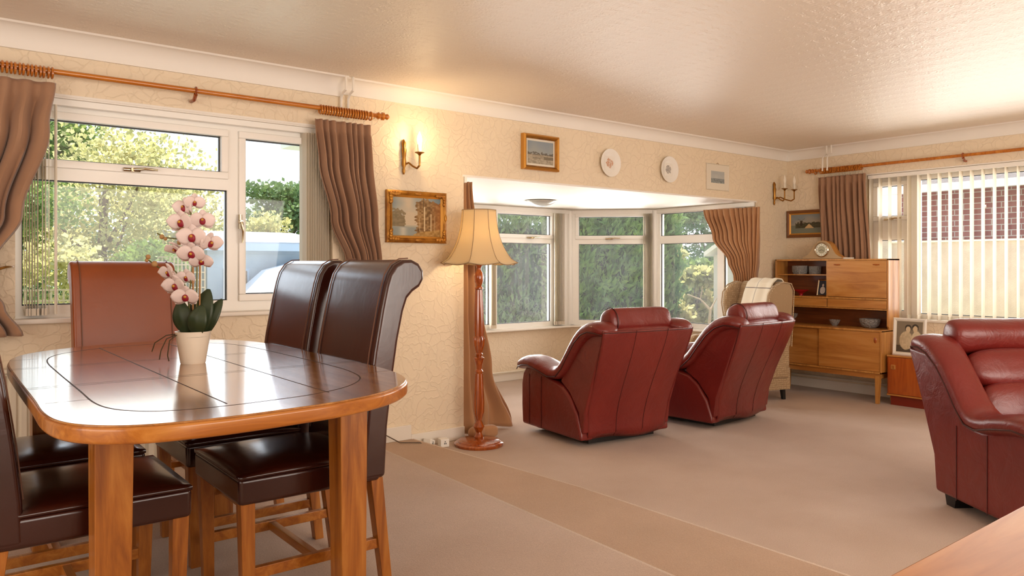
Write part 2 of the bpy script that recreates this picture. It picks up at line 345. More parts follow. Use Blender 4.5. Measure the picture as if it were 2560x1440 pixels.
# ---------------------------------------------------------------- room shell
D = 4.56; LX = 7.315; CH = 2.46; ZD = .13; ZT = .06
XB, YB = -2.2, -2.6
BF = [(3.15, D+.022), (3.15, 5.87), (3.87, 6.56), (6.03, 6.56), (6.72, 5.87), (6.72, D+.022)]      # bay inner wall line
fl = MB().prism([(2.6, YB), (LX, YB), (LX, D), (6.74, D), (6.74, D+.3), (6.85, 5.9), (6.1, 6.7), (3.8, 6.7), (3.05, 5.9), (3.15, D+.3), (3.15, D), (2.6, D)], -.08, 0, 'z')
struct(fl.build('floor', 'carpet', smooth=False))
struct(MB().prism([(1.9, YB), (2.84, YB), (2.84, 3.0), (2.72, D), (1.9, D)], -.08, ZT, 'z').build('floor', 'carpet_tread_lamplit', bevel=.012, seg=4))  # tread colour carries the lamp's warm light
struct(MB().prism([(XB, YB), (2.14, YB), (2.16, 1.5), (2.29, D), (XB, D)], -.08, ZD, 'z').build('floor', 'carpet', bevel=.012, seg=4))
def edge_highlight(pts, z):  # pale strip along a step edge, its highlight painted in
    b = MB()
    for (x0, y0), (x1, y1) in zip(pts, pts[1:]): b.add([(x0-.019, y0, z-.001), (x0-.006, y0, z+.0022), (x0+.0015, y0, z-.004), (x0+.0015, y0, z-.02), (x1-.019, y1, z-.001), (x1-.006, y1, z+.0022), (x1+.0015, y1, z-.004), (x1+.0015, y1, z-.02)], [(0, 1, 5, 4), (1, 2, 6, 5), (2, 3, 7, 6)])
    struct(b.build('trim_edge_highlight', 'carpet_edge_lit', smooth=True))
edge_highlight([(2.84, YB), (2.84, 3.0), (2.72, D-.016)], ZT); edge_highlight([(2.14, YB), (2.16, 1.5), (2.29, D-.016)], ZD)
struct(MB().box(XB, LX+.3, YB, D+.28, CH, CH+.1).build('ceiling', 'ceiling', smooth=False))
struct(MB().prism([(3.0, D+.02), (6.9, D+.02), (6.95, 6.0), (6.2, 6.8), (3.7, 6.8), (2.95, 6.0)], 1.905, 2.0, 'z').build('ceiling', 'plaster', smooth=False))
WX0, WX1, WZ0, WZ1 = .41, 2.125, .955, 2.135
b = MB(); T0, T1 = D, D+.27
b.box(XB, WX0, T0, T1, -.1, CH); b.box(WX0, WX1, T0, T1, -.1, WZ0); b.box(WX0, WX1, T0, T1, WZ1, CH); b.box(WX1, 3.145, T0, T1, -.1, CH)
b.box(3.145, 6.745, T0, D+.02, 1.905, CH); b.box(3.145, 6.745, D+.02, T1, 2.0, CH); b.box(6.745, LX+.3, T0, T1, -.1, CH)
struct(b.build('wall_left', 'wallpaper', smooth=False))
RY0, RY1, RZ0, RZ1 = .9, 3.70, .735, 2.14
b = MB(); b.box(LX, LX+.27, RY1, D+.0, -.1, CH); b.box(LX, LX+.27, RY0, RY1, -.1, RZ0); b.box(LX, LX+.27, RY0, RY1, RZ1, CH); b.box(LX, LX+.27, YB, RY0, -.1, CH)
struct(b.build('wall_right', 'wallpaper', smooth=False))
struct(MB().box(XB-.2, LX+.27, YB-.2, YB, -.1, CH).build('wall_back', 'wallpaper', smooth=False))
struct(MB().box(XB-.2, XB, YB, D+.27, -.1, CH).build('wall_side', 'wallpaper', smooth=False))
# bay wall: below the sills and between windows
def seg_box(b, p, q, z0, z1, t=.2, off=0):
    p, q = Vector((*p, 0)), Vector((*q, 0)); d = (q-p).normalized(); n = Vector((-d.y, d.x, 0))
    p = p+n*off; q = q+n*off; r, s_ = q+n*t, p+n*t
    b.add([(v.x, v.y, z) for z in (z0, z1) for v in (p, q, r, s_)], [(0,3,2,1),(4,5,6,7),(0,1,5,4),(1,2,6,5),(2,3,7,6),(3,0,4,7)])
b = MB()
for p, q in zip(BF, BF[1:]): seg_box(b, p, q, -.1, .545)
seg_box(b, BF[0], BF[1], .545, 2.0); seg_box(b, BF[4], BF[5], 1.87, 2.0); seg_box(b, (6.72, 4.66), BF[5], .545, 2.0)
for p, q in ((BF[1], BF[2]), (BF[2], BF[3]), (BF[3], BF[4])): seg_box(b, p, q, 1.875, 2.0)
struct(b.build('wall_bay', 'wallpaper', smooth=False))
b = MB()
for k, (p, q) in enumerate(zip(BF, BF[1:])):
    p, q = Vector((*p, 0)), Vector((*q, 0)); d = (q-p).normalized(); seg_box(b, (p-d*.03)[:2], (q+d*.03)[:2], 1.855, 1.90, .02, -.02)
struct(b.build('trim_1', 'upvc', bevel=.003))
b = MB()
for p, q in zip(BF, BF[1:]): seg_box(b, p, q, 0, .085, .015, -.015)
struct(b.build('baseboard_bay', 'paint', bevel=.004))
b = MB(); b.tube([(BF[1][0]+.03, BF[1][1], .10)]+[(x*.985+.07, y-.035, .10) for x, y in BF[2:5]], .009)
tag(b.build('heating_pipe', 'cream'), 'thin cream heating pipe running along the foot of the bay wall', 'pipe')
# cornices
def cove(x0, x1, n=8, h=.10, pr=.085): return [(0, -h)]+[(.012, -h)]+[(.012+(pr-.02)*(1-math.cos(i/n*PI/2)), -h+.01+(h-.02)*math.sin(i/n*PI/2)) for i in range(n+1)]+[(pr, 0), (0, 0)]
pr_ = cove(0, 1)
struct(MB().prism([(D-a, CH+z) for a, z in pr_], XB, LX, 'x').build('trim_2', 'plaster', smooth=True))
struct(MB().prism([(LX-a, CH+z) for a, z in pr_], YB, D, 'y').build('trim_3', 'plaster', smooth=True))
pr2 = cove(0, 1, h=.118, pr=.105)
struct(MB().prism([(D-.002-a, CH+.001+z) for a, z in pr2], XB, 2.19, 'x').build('trim_4', 'plaster', smooth=True))
# baseboards
struct(MB().box(2.13, 2.70, D-.016, D, ZT, ZT+.10).box(2.70, 3.145, D-.016, D, 0, .092).box(XB, 2.13, D-.016, D, ZD, ZD+.1).box(6.745, LX, D-.016, D, 0, .092).build('baseboard_left', 'paint', bevel=.004))
struct(MB().box(LX-.016, LX, YB, D-.016, 0, .092).build('baseboard_right', 'paint', bevel=.004))
struct(MB().tube([(6.98, D-.02, .12), (7.28, D-.03, .12), (7.285, 4.4, .12), (7.285, 1.0, .12)], .012).build('trim_5', 'cream'))
struct(MB().box(3.135, 6.755, D-.006, D+.03, 1.898, 1.912).build('trim_6', 'plaster'))

# ---------------------------------------------------------------- windows
def window(name, O, U, N, W, H, panes, depth=.065, handles=(), glass='glass'):
    """O lower corner on the inside face, U along, N outward, panes (u0,u1,v0,v1,sash?)"""
    O, U, N = Vector(O), Vector(U).normalized(), Vector(N).normalized(); Z = Vector((0, 0, 1))
    root = bpy.data.objects.new(name, None); C.objects.link(root); struct(root)
    def bx(b, u0, u1, v0, v1, d0, d1):
        P = [O+U*u+Z*v+N*d for v in (v0, v1) for (u, d) in ((u0, d0), (u1, d0), (u1, d1), (u0, d1))]
        b.add([tuple(p) for p in P], [(0,3,2,1),(4,5,6,7),(0,1,5,4),(1,2,6,5),(2,3,7,6),(3,0,4,7)])
    us = sorted({0, W} | {p[0] for p in panes} | {p[1] for p in panes}); vs = sorted({0, H} | {p[2] for p in panes} | {p[3] for p in panes})
    b = MB()
    for u0, u1 in zip(us, us[1:]):
        run = None
        for v0, v1 in list(zip(vs, vs[1:]))+[(None, None)]:
            solid = v0 is not None and not any(p[0] <= (u0+u1)/2 <= p[1] and p[2] <= (v0+v1)/2 <= p[3] for p in panes)
            if solid: run = (run[0] if run else v0, v1)
            elif run: bx(b, u0, u1, run[0], run[1], 0, depth); run = None
    b.build('window_frame', 'upvc', root, smooth=False)
    for (u0, u1, v0, v1, sash) in panes:
        if sash:
            s_ = MB(); r, g = .042, .004
            for (a, c, e, f) in ((u0-r, u1+r, v0-r, v0), (u0-r, u1+r, v1, v1+r), (u0-r, u0, v0, v1), (u1, u1+r, v0, v1)): bx(s_, a, c, e, f, -.016, .0)
            s_.build('sash', 'upvc', root, bevel=.005)
        s_ = MB(); r = .006
        for (a, c, e, f) in ((u0, u1, v0, v0+r), (u0, u1, v1-r, v1), (u0, u0+r, v0, v1), (u1-r, u1, v0, v1)): bx(s_, a, c, e, f, .018, .034)
        s_.build('gasket', 'rubber', root, smooth=False)
        g_ = MB(); bx(g_, u0, u1, v0, v1, .026, .030); g_.build('window_glass', glass, root, smooth=False)
    for (u, v, ax) in handles:
        h = MB(); c = O+U*u+Z*v-N*.02; du, dz = (U, Z) if ax == 'h' else (-Z, U)
        def P(a, b_, n): return tuple(c+du*a+dz*b_-N*n)
        h.tube([P(-.055, 0, .004), P(.03, 0, .004)], .011); h.tube([P(-.01, 0, .0), P(-.01, 0, .03)], [.013, .011])
        h.tube([P(-.01, 0, .03), P(.02, .003, .036), (P(.05, .008, .03)), P(.115, .006, .028)], [.010, .009, .008, .006])
        h.build('window_handle', 'chrome', root)
    return root
Yg = D+.075
k = 4.635/4.56
def zz(z): return 1.25+(z-1.25)*k
w1 = window('window_1', (WX0, Yg, WZ0), (1, 0, 0), (0, 1, 0), WX1-WX0, WZ1-WZ0,
       [(.035, 1.483-WX0, zz(1.049)-WZ0, zz(1.695)-WZ0, 0), (.075, 1.445-WX0, zz(1.80)-WZ0, zz(2.009)-WZ0, 1), (1.59-WX0, 2.035-WX0, zz(1.083)-WZ0, zz(2.009)-WZ0, 1)],
       handles=[(.56, zz(1.773)-WZ0, 'h'), (1.553-WX0, zz(1.50)-WZ0, 'v')])
struct(MB().box(WX0-.02, WX1+.02, D-.03, Yg+.0, WZ0-.0, WZ0+.026).build('window_sill', 'paint', w1, bevel=.006))
struct(MB().box(WX0, WX1, D+.0, Yg, WZ1-.012, WZ1).build('window_reveal', 'plaster', w1, smooth=False))
BZ = .56; BH = 1.885-BZ
def bayp(u0, u1, top=1, s=1): return [(u0, u1, .062, 1.505-BZ, 0), (u0+.0, u1-.0, 1.602-BZ, 1.80-BZ+.02, s)]
wf = window('window_2', (3.87, 6.56, BZ), (1, 0, 0), (0, 1, 0), 2.16, BH,
       bayp(.07, .99)+bayp(1.09, 1.86), handles=[(1.55, 1.565-BZ, 'h')], glass='dusty')  # bay panes use the glass with reflection haze put in
d45 = (Vector((6.72, 5.87, 0))-Vector((6.03, 6.56, 0)))
wb = window('window_3', (6.03, 6.56, BZ), d45, (.7071, .7071, 0), d45.length, BH, bayp(.10, .86), handles=[(.46, 1.565-BZ, 'h')], glass='dusty')
wc = window('window_4', (6.72, 5.87, BZ), (0, -1, 0), (1, 0, 0), 1.2, BH, [(.075, .86, .062, 1.505-BZ, 0), (.075, .86, 1.592-BZ, 1.845-BZ, 0), (.94, 1.14, .062, 1.505-BZ, 0), (.94, 1.14, 1.592-BZ, 1.845-BZ, 0)], glass='dusty')
window('window_5', (3.15, 5.87, BZ), (.72, .69, 0), (-.69, .72, 0), .99, BH, bayp(.09, .87))
b = MB()
for k_, (p, q) in enumerate(zip(BF[1:], BF[2:])): seg_box(b, p, q, .545, .568, .10, -.10)
struct(b.build('trim_7', 'paint', bevel=.006))
for p in (BF[2], BF[3], BF[4]): struct(MB().lathe([(.035, .56), (.035, 1.89)], (p[0]-.01, p[1]-.005, 0), 12).build('trim_8', 'upvc'))
# right wall window
Xg = LX+.075
w5 = window('window_6', (Xg, RY1, RZ0), (0, -1, 0), (1, 0, 0), RY1-RY0, RZ1-RZ0,
       [(.075, .32, .09, 1.50-RZ0, 0), (.075, .32, 1.73-RZ0, 2.02-RZ0, 1), (.455, 2.05, .07, 2.055-RZ0, 0), (2.2, 2.72, .07, 2.055-RZ0, 0)], handles=[(.2, 1.70-RZ0, 'h')])
struct(MB().box(LX-.03, Xg, RY0-.02, RY1+.02, RZ0-.0, RZ0+.024).build('window_sill', 'paint', w5, bevel=.006))
struct(MB().box(LX-.004, LX+.01, RY0, RY1, RZ1-.006, RZ1+.004).build('window_reveal', 'plaster', w5))
struct(MB().box(WX0-.01, WX1+.01, D-.005, D+.01, WZ1-.004, WZ1+.008).build('window_bead', 'plaster', w1))

# eaves out of view, overhang lengthened to block the sun
struct(MB().box(XB, 2.9, D+.27, D+1.15, 2.42, 2.5).box(2.9, LX+.9, D+.27, 7.42, 2.42, 2.5).box(LX+.27, LX+.7, YB, D+.3, 2.42, 2.5).build('trim_sun_block', 'paint', smooth=False))

# ---------------------------------------------------------------- curtains, rods, blinds
def curtain(name, fn, prof, nf, amp, mat, label, gather=1.0, nu=None, seed=0, hem=0):
    """fn(s, depth, z) -> point; prof: list of (z, s_left, s_right)"""
    rnd = random.Random(seed); ph = [rnd.uniform(-.5, .5) for _ in range(nf+3)]; am = [rnd.uniform(.65, 1.2) for _ in range(nf+3)]
    ztop, zbot = prof[0][0], prof[-1][0]; nu = nu or nf*10
    L = [(-z, a) for z, a, b_ in prof]; R = [(-z, b_) for z, a, b_ in prof]
    def f(u, v):
        z = ztop+(zbot-ztop)*v
        l, r = sinterp(-z, L), sinterp(-z, R)
        wd = abs(r-l)
        t = u*nf+.30*math.sin(u*11+seed)*math.sin(u*PI); t = max(0, min(nf, t)); i = int(t); 
        pz = .35*math.sin(v*2.3+i*1.7+seed)*smoothstep(.05, .5, v)
        k_ = am[i]*(1-(t-i))+am[i+1]*(t-i)
        dpt = amp*k_*math.sin(2*PI*(t+pz*.35)+ph[0])
        if v < .055: dpt = amp*.55*math.copysign(abs(math.sin(2*PI*t))**.6, math.sin(2*PI*t))
        dpt *= (.75+.5*smoothstep(0, .3, v)); s_ = l+(r-l)*(u+.012*math.sin(2*PI*t*1.0+1.2)*smoothstep(.05, .3, v))
        if v > .999: z += hem*math.sin(9*u+seed)*.5
        return fn(s_, dpt, z)
    o = MB().grid(f, nu, 60).build(name, mat, solid=.003, fix=False)
    return tag(o, label, 'curtain')
YC = D-.095
fnL = lambda s_, d, z: (s_, YC+d, z)
cu = curtain('curtain', fnL, [(2.175, -.62, .575), (1.95, -.60, .54), (1.5, -.55, .42), (1.27, -.50, .31), (1.16, -.45, .29), (1.05, -.46, .35), (.905, -.50, .425)], 12, .036, 'curtain', 'dusty rose curtain tied back at the left edge of the photo', seed=3)
MB().tube([(.33, YC-.045, 1.235), (.36, YC-.03, 1.245), (.40, D-.005, 1.247)], .006).build('tieback_hook', 'brass', cu)
cu = curtain('curtain', fnL, [(2.165, 1.965, 2.345), (1.9, 1.99, 2.35), (1.55, 2.07, 2.38), (1.27, 2.18, 2.41), (1.15, 2.215, 2.42), (1.0, 2.17, 2.44), (.9, 2.13, 2.45)], 8, .036, 'curtain', 'dusty rose curtain right of the dining window, behind the tall leather chairs', seed=5)
MB().tube([(2.2, YC-.045, 1.17), (2.3, YC-.055, 1.15), (2.42, YC-.04, 1.17), (2.45, D-.01, 1.18)], .012).build('tieback', 'curtain', cu)
XC = LX-.062
fnR = lambda s_, d, z: (XC+d, s_, z)
curtain('curtain', fnR, [(2.15, 4.17, 3.68), (1.3, 4.14, 3.63), (.78, 4.12, 3.62)], 9, .028, 'curtain', 'rose brown curtain hanging straight behind the mantel clock in the far corner', seed=8)
fnB = lambda s_, d, z: (6.63+d, s_, z)
cu = curtain('curtain', lambda s_, d, z: (6.60+.085*smoothstep(5.12, 4.5, s_)+d, s_, z), [(1.845, 5.10, 4.47), (1.55, 4.99, 4.475), (1.3, 4.82, 4.49), (1.14, 4.75, 4.51), (1.0, 4.72, 4.50), (.7, 4.8, 4.49), (.55, 4.83, 4.49)], 12, .032, 'curtain2', 'tan pleated curtain tied back behind the wing chair', seed=11)
# left bay curtain, a long one that puddles on the carpet
def fb(u, v):
    z = 1.86*(1-v)+.012; sp = sinterp(v, [(0, .08), (.3, .17), (.5, .20), (.75, .31), (1, .50)])
    f_ = math.sin(u*2*PI*3.2+.6+v*1.2)*.035*(.6+v); x = 3.185+u*sp*1.1+.02*v*math.sin(7*u+3)
    y = D+.075+f_*1.0+.10*u*v-.0*v
    if v > .9: x += .05*math.sin(u*9)*(v-.9)*10*.5; y -= .03*(v-.9)*10*math.cos(u*8)
    return (x, y, z)
o = MB().grid(fb, 60, 60).build('curtain', 'curtain2', solid=.003, fix=False); tag(o, 'long tan curtain falling to the carpet behind the floor lamp', 'curtain')
MB().pillow((3.20, D-.09, .055), (.16, .10, .085), 2.6, rotz(.4)).pillow((3.30, D-.10, .05), (.13, .08, .09), 3, rotz(-.3)).build('gathered_hem', 'curtain2', o)
def bunch(o, pts, mat): pass
def rod(label, axis, s0, s1, cst, z, rings, brackets, ends):
    L_ = s1-s0; root = thing('curtain_rod', label, 'curtain rod', (s0, cst, z) if axis == 'x' else (cst, s0, z), 0)
    P = (lambda s_, d=0, h=0: (s_-s0, d, h)) if axis == 'x' else (lambda s_, d=0, h=0: (d, s_-s0, h))
    MB().tube([P(s0), P(s1)], .0145, 14).build('pole', 'pole', root)
    for e, sg in ends:
        b = MB(); q = [(0, .017), (.012, .024), (.02, .018), (.03, .017), (.038, .026), (.05, .026), (.058, .013), (.066, .017), (.078, .02), (.09, .010)]
        b.tube([P(e+sg*a) for a, r in q], [r for a, r in q], 16); b.build('finial', 'pole', root)
    for s_ in rings:
        b = MB(); b.torus(P(s_, 0, -.009), .026, .0056, axis, 18, 6); b.build('curtain_ring', 'pole', root)
    for s_ in brackets:
        b = MB(); b.torus(P(s_), .019, .006, axis, 16, 8)
        b.tube([P(s_, 0, -.02), P(s_, .03 if 1 else 0, -.045), P(s_, .088, -.045)], .011); b.build('bracket', 'maho', root)
    return root
r1 = [.56-.0175*i-random.uniform(0, .005) for i in range(30)]
r2 = [2.0+i*.0175+random.uniform(-.002, .002) for i in range(19)]+[2.345]
rod('varnished wooden curtain pole with rings above the dining window', 'x', -.75, 2.39, YC, 2.234, r1+r2, [1.255], [(2.39, 1)])
r3 = [4.17-.03-i*.0165-random.uniform(0, .003) for i in range(26)]
rod('varnished wooden curtain pole above the blinds on the right wall', 'y', .8, 4.22, XC, 2.222, [4.20]+r3, [2.81], [(4.22, 1)])
# vertical blinds
def blind(label, P, s_list, ztop, zbot, ang, wdt=.087, rail=None, chain=True):
    root = thing('vertical_blind', label, 'blind')
    if rail: 
        b = MB(); p, q = Vector(P(rail[0])), Vector(P(rail[1])); d = (q-p).normalized(); n = Vector((-d.y, d.x, 0))*.02
        b.add([tuple(v+Vector((0, 0, z))) for z in (ztop, ztop+.035) for v in (p-n, q-n, q+n, p+n)], [(0,3,2,1),(4,5,6,7),(0,1,5,4),(1,2,6,5),(2,3,7,6),(3,0,4,7)]); b.build('headrail', 'upvc', root, bevel=.003)
    for i, s_ in enumerate(s_list):
        c = Vector(P(s_)); a = ang+random.uniform(-.04, .04) ; d = Vector((math.cos(a), math.sin(a), 0))*wdt/2
        b = MB(); nn = Vector((-d.y, d.x, 0)).normalized()*.004
        b.add([tuple(v) for z in (zbot, ztop) for v in (c-d+Vector((0, 0, z)), c+nn+Vector((0, 0, z)), c+d+Vector((0, 0, z)))], [(0, 1, 4, 3), (1, 2, 5, 4)])
        o = b.build('slat', 'slat', root, solid=.0012, smooth=False)
        w_ = MB(); 
        for (za, zb) in ((zbot-.004, zbot+.032),): w_.add([tuple(v+Vector((0, 0, z))) for z in (za, zb) for v in (c-d*.96-nn, c+d*.96-nn, c+d*.96+nn*1.6, c-d*.96+nn*1.6)], [(0,3,2,1),(4,5,6,7),(0,1,5,4),(1,2,6,5),(2,3,7,6),(3,0,4,7)])
        w_.build('slat_weight', 'cream', o, smooth=False)
    return root
Pd = lambda s_: (s_, D+.045, 0)
blind('cream vertical blind slats gathered at the left of the dining window', Pd, [.465+.012*i for i in range(5)]+[.535, .548], 2.09, 1.0, math.radians(86), .075, (WX0+.01, WX1-.01))
MB_ = MB(); 
o = MB().tube([(.452, D+.03, 2.09), (.452, D+.03, 1.02)], .0022, 6).tube([(.560, D+.03, 2.09), (.560, D+.03, 1.0)], .0022, 6).build('control_cord', 'cream'); tag(o, 'pair of thin control cords hanging at the left of the dining window', 'cord')
o = MB().tube([(.590, D+.025, 2.09), (.590, D+.025, 1.0)], .007, 8).build('blind_wand', 'cream'); tag(o, 'cream blind wand hanging in front of the dining window glass', 'wand')
blind('cream vertical blind slats gathered at the right of the dining window', Pd, [1.945+.0115*i for i in range(14)], 2.09, 1.0, math.radians(100), .085)
Pr = lambda s_: (LX+.02, s_, 0)
blind('cream vertical blind with open slats across the window on the right wall', Pr, [3.665-.0895*i for i in range(29)], 2.095, .765, math.radians(2), .085, (RY1-.01, RY0+.02))
Pf = lambda s_: (s_, 6.50, 0)
blind('cream blind slats gathered left of the bay window, beside the floor lamp', Pf, [4.83+.0105*i for i in range(7)], 1.85, .59, math.radians(70), .075)
blind('cream blind slats gathered left of the middle bay window', Pf, [5.735+.018*i for i in range(9)], 1.85, .59, math.radians(55), .07)
Ps = lambda s_: (6.03+d45.x*s_-.045, 6.56+d45.y*s_-.045, 0)
blind('cream blind slats gathered on the bay post right of the middle bay window', Ps, [.86+.0125*i for i in range(9)], 1.85, .59, math.radians(40), .07)

# ---------------------------------------------------------------- dining table
TX0, TX1, TY0, TY1, TZ = .235, 1.25, 1.745, 3.72, .91
tb = thing('dining_table', 'oak extending dining table with rounded corners under the orchid', 'table', ((TX0+TX1)/2, (TY0+TY1)/2, ZD))
HX, HY = (TX1-TX0)/2, (TY1-TY0)/2
def rrect(hx, hy, r, n=14, p=2.25):
    out = []
    for (cx, cy, a0) in ((hx-r, hy-r, 0), (-hx+r, hy-r, 90), (-hx+r, -hy+r, 180), (hx-r, -hy+r, 270)):
        for i in range(n+1):
            a = math.radians(a0+90*i/n); cx_, sy_ = math.cos(a), math.sin(a)
            out.append((cx+r*math.copysign(abs(cx_)**(2/p), cx_), cy+r*math.copysign(abs(sy_)**(2/p), sy_)))
    return out
tz = TZ-ZD
OUT = [(.55, 1.745), (.72, 1.755), (.86, 1.775), (1.0, 1.83), (1.11, 1.915), (1.19, 2.03), (1.235, 2.205), (1.25, 2.45), (1.25, 2.9), (1.245, 3.2), (1.22, 3.42), (1.14, 3.60), (1.0, 3.70), (.80, 3.72), (.58, 3.67), (.41, 3.56), (.31, 3.42), (.262, 3.2), (.248, 2.8), (.24, 2.3), (.235, 2.05), (.255, 1.91), (.31, 1.82), (.40, 1.765)]
def closed(P, n=6):
    out = []; N = len(P)
    for i in range(N):
        p0, p1, p2, p3 = (Vector(P[(i+k_) % N]) for k_ in (-1, 0, 1, 2))
        for j in range(n):
            t = j/n; out.append(tuple(.5*((2*p1)+(p2-p0)*t+(2*p0-5*p1+4*p2-p3)*t*t+(3*p1-p0-3*p2+p3)*t**3)))
    return out
OUT = [(x-(TX0+TX1)/2, y-(TY0+TY1)/2) for x, y in closed(OUT)]
MB().prism([(x*.998, y*.999) for x, y in OUT], tz-.042, tz-.004, 'z').build('table_edge', 'oak_e', tb, bevel=.008, seg=3)
MB().prism([(x*.99, y*.995) for x, y in OUT], tz-.006, tz, 'z').build('tabletop', 'oak_x', tb, bevel=.003)
g = MB(); inner = [(x*.76, y*.855) for x, y in OUT]; zt = tz+.0004
def groove(p, q, wd=.0022):
    p, q = Vector((*p, 0)), Vector((*q, 0)); d = (q-p).normalized(); n_ = Vector((-d.y, d.x, 0))*wd
    g.add([tuple(v+Vector((0, 0, zt))) for v in (p-n_, q-n_, q+n_, p+n_)], [(0, 1, 2, 3)])
for i in range(len(inner)):
    a, b2 = inner[i], inner[(i+1) % len(inner)]
    groove(a, b2)
YL = .235
for yv in (-YL, YL, -YL-.028, YL+.028): groove((-HX+.016, yv), (HX-.006, yv), .0012)
for xv in (-.13, .14): groove((xv, -HY+.17), (xv, HY-.17), .0018)
for sx_ in (-1, 1):
    for sy_ in (-1, 1): groove((sx_*(HX-.125), sy_*(HY-.45)), (sx_*(HX-.025), sy_*(HY-.45)), .0011); 
g.build('plank_groove', plain('groove_brown', '#3b2412', .7), tb, smooth=False)  # dark brown joint lines laid flat on the tabletop
MB().box(-HX+.13, HX-.13, -HY+.53, -HY+.555, tz-.10, tz-.042).box(-HX+.13, HX-.13, HY-.21, HY-.185, tz-.10, tz-.042).box(-HX+.15, -HX+.175, -HY+.53, HY-.19, tz-.10, tz-.042).box(HX-.175, HX-.15, -HY+.53, HY-.19, tz-.10, tz-.042).build('apron', 'oak_e', tb, bevel=.002)
for yv in (-.33, .33):
    MB().box(-HX+.08, -HX+.17, yv-.05, yv+.05, tz-.066, tz-.042).box(HX-.17, HX-.08, yv-.05, yv+.05, tz-.066, tz-.042).build('extension_runner', 'oak_e', tb, bevel=.008)
for xs in (-1, 1):
    for ys in (-1, 1):
        cx_ = (.755-(TX0+TX1)/2)+xs*.34; cy_ = -(HY-.495) if ys < 0 else HY-.20
        MB().taper((cx_+xs*0.004, cy_, 0), .082, (cx_, cy_, tz-.042), .094).build('leg', 'oak', tb, bevel=.003)

# ---------------------------------------------------------------- dining chairs
def dining_chair(label, mat='brownleather'):
    t = thing('dining_chair', label, 'chair', group='high-backed leather dining chairs')
    hw = .237
    # seat
    s_ = MB(); n = 12
    def top(u, v):
        x = (u*2-1)*hw; y = -.24+v*.49; e = (1-abs(u*2-1)**4)*(1-abs(v*2-1)**4); return (x, y, .462+.028*e)
    s_.box(-hw, hw, -.24, .25, .375, .462); s_.build('seat', mat, t, bevel=.016, seg=4)
    MB().grid(top, 16, 16).build('seat_pad', mat, t, solid=.012, fix=False)
    # back with scroll
    F_ = [(-.172, .385), (-.176, .50), (-.192, .65), (-.216, .82), (-.244, .97), (-.262, 1.05), (-.275, 1.09), (-.297, 1.123), (-.33, 1.142), (-.365, 1.144), (-.395, 1.13), (-.414, 1.103), (-.415, 1.072), (-.398, 1.045), (-.370, 1.028), (-.348, 1.005), (-.332, .96), (-.310, .86), (-.288, .72), (-.268, .56), (-.258, .385)]
    MB().prism(F_, -hw-.0015, hw+.0015, 'x').build('backrest', mat, t, bevel=.014, seg=4)
    for sx_ in (-1, 1):
        p = [(sx_*(hw-.033), y, z) for y, z in ((-.172, .5), (-.188, .65), (-.212, .82), (-.240, .97), (-.258, 1.05), (-.271, 1.092), (-.295, 1.127), (-.33, 1.1465), (-.366, 1.148))]
        MB().tube(p, .0022, 6).build('seam', 'stitch', t)
        MB().taper((sx_*.205, .212, 0), .036, (sx_*.207, .22, .385), .046).build('leg', 'oak', t, bevel=.002)
        MB().taper((sx_*.205, -.275, 0), .036, (sx_*.207, -.228, .385), .046).build('leg', 'oak', t, bevel=.002)
        MB().box(sx_*.205-.012, sx_*.205+.012, -.25, .20, .135, .17).build('stretcher', 'oak_e', t, bevel=.002)
    MB().box(-.195, .195, -.03, -.004, .138, .166).build('stretcher', 'oak_e', t, bevel=.002)
    return t
c0 = dining_chair('tall dark leather dining chair near right of the table, its whole rolled back showing')
c0.location = (1.042, 2.60, ZD); c0.rotation_euler = (0, 0, PI/2)
relabel(dup(c0), (1.042, 3.17, ZD), PI/2, 'tall dark leather dining chair half hidden behind the nearest high back')
relabel(dup(c0), (.405, 2.60, ZD), -PI/2, 'dark leather dining chair at the bottom left corner, seat under the table')
relabel(dup(c0), (.405, 3.17, ZD), -PI/2, 'dark leather dining chair beyond the bottom left one, mostly its seat showing')
ce = dining_chair('brown leather dining chair coloured as lit, window end of the table behind the orchid', 'litleather')
relabel(ce, (.845, 3.93, ZD), PI, ce['label'])

# ---------------------------------------------------------------- orchid
oc = thing('potted_orchid', 'white and pink orchid with dark leaves in a cream pot on the dining table', 'plant', (.775, 2.79, TZ), 0)
MB().lathe([(.040, 0), (.042, .004), (.058, .105), (.060, .112), (.056, .112), (.054, .10), (.02, .098)], n=40, scale=(1.0, .92)).build('pot', 'porcelain', oc)
MB().lathe([(.054, .094), (.03, .099), (.01, .10)], n=20).build('moss', 'root', oc)
rgt = Vector((.7857, -.6187, 0)); fwd = Vector((.6187, .7857, 0))
def cp(a, h, d=0): return tuple(rgt*a+fwd*d+Vector((0, 0, h)))
def leaf(a0, h0, a1, h1, wd, d0=0, d1=0, bend=.02):
    A, B_ = Vector(cp(a0, h0, d0)), Vector(cp(a1, h1, d1)); ax = B_-A; side = ax.cross(fwd).normalized(); b = MB()
    def f(u, v):
        ww = wd*math.sin(PI*min(1, (v*.9+.08)))**.75; c = A+ax*v-fwd*(bend*math.sin(PI*v)); return tuple(c+side*((u*2-1)*ww)-fwd*(.25*ww*(1-abs(u*2-1))))
    b.grid(f, 8, 14).build('leaf', 'leafdark', oc, solid=.003, fix=False)
leaf(-.012, .10, -.045, .222, .034); leaf(-.002, .10, -.022, .205, .024, .02, .03); leaf(.012, .10, .044, .258, .040, .02, .03); leaf(.02, .10, .046, .205, .034, -.02, -.03); leaf(.03, .10, .083, .222, .026, .03, .05)
for a, h in ((0, .43), (.022, .46)): MB().tube([cp(a, .09), cp(a*1.15, h)], .0032, 8).build('stake', 'stake', oc)
def stemb(P, r=.0025): 
    Q = []
    for i in range(len(P)-1):
        for t in range(4): Q.append(tuple(Vector(P[i]).lerp(Vector(P[i+1]), t/4)))
    Q.append(P[-1]); MB().tube(Q, r, 6).build('stem', 'stem', oc)
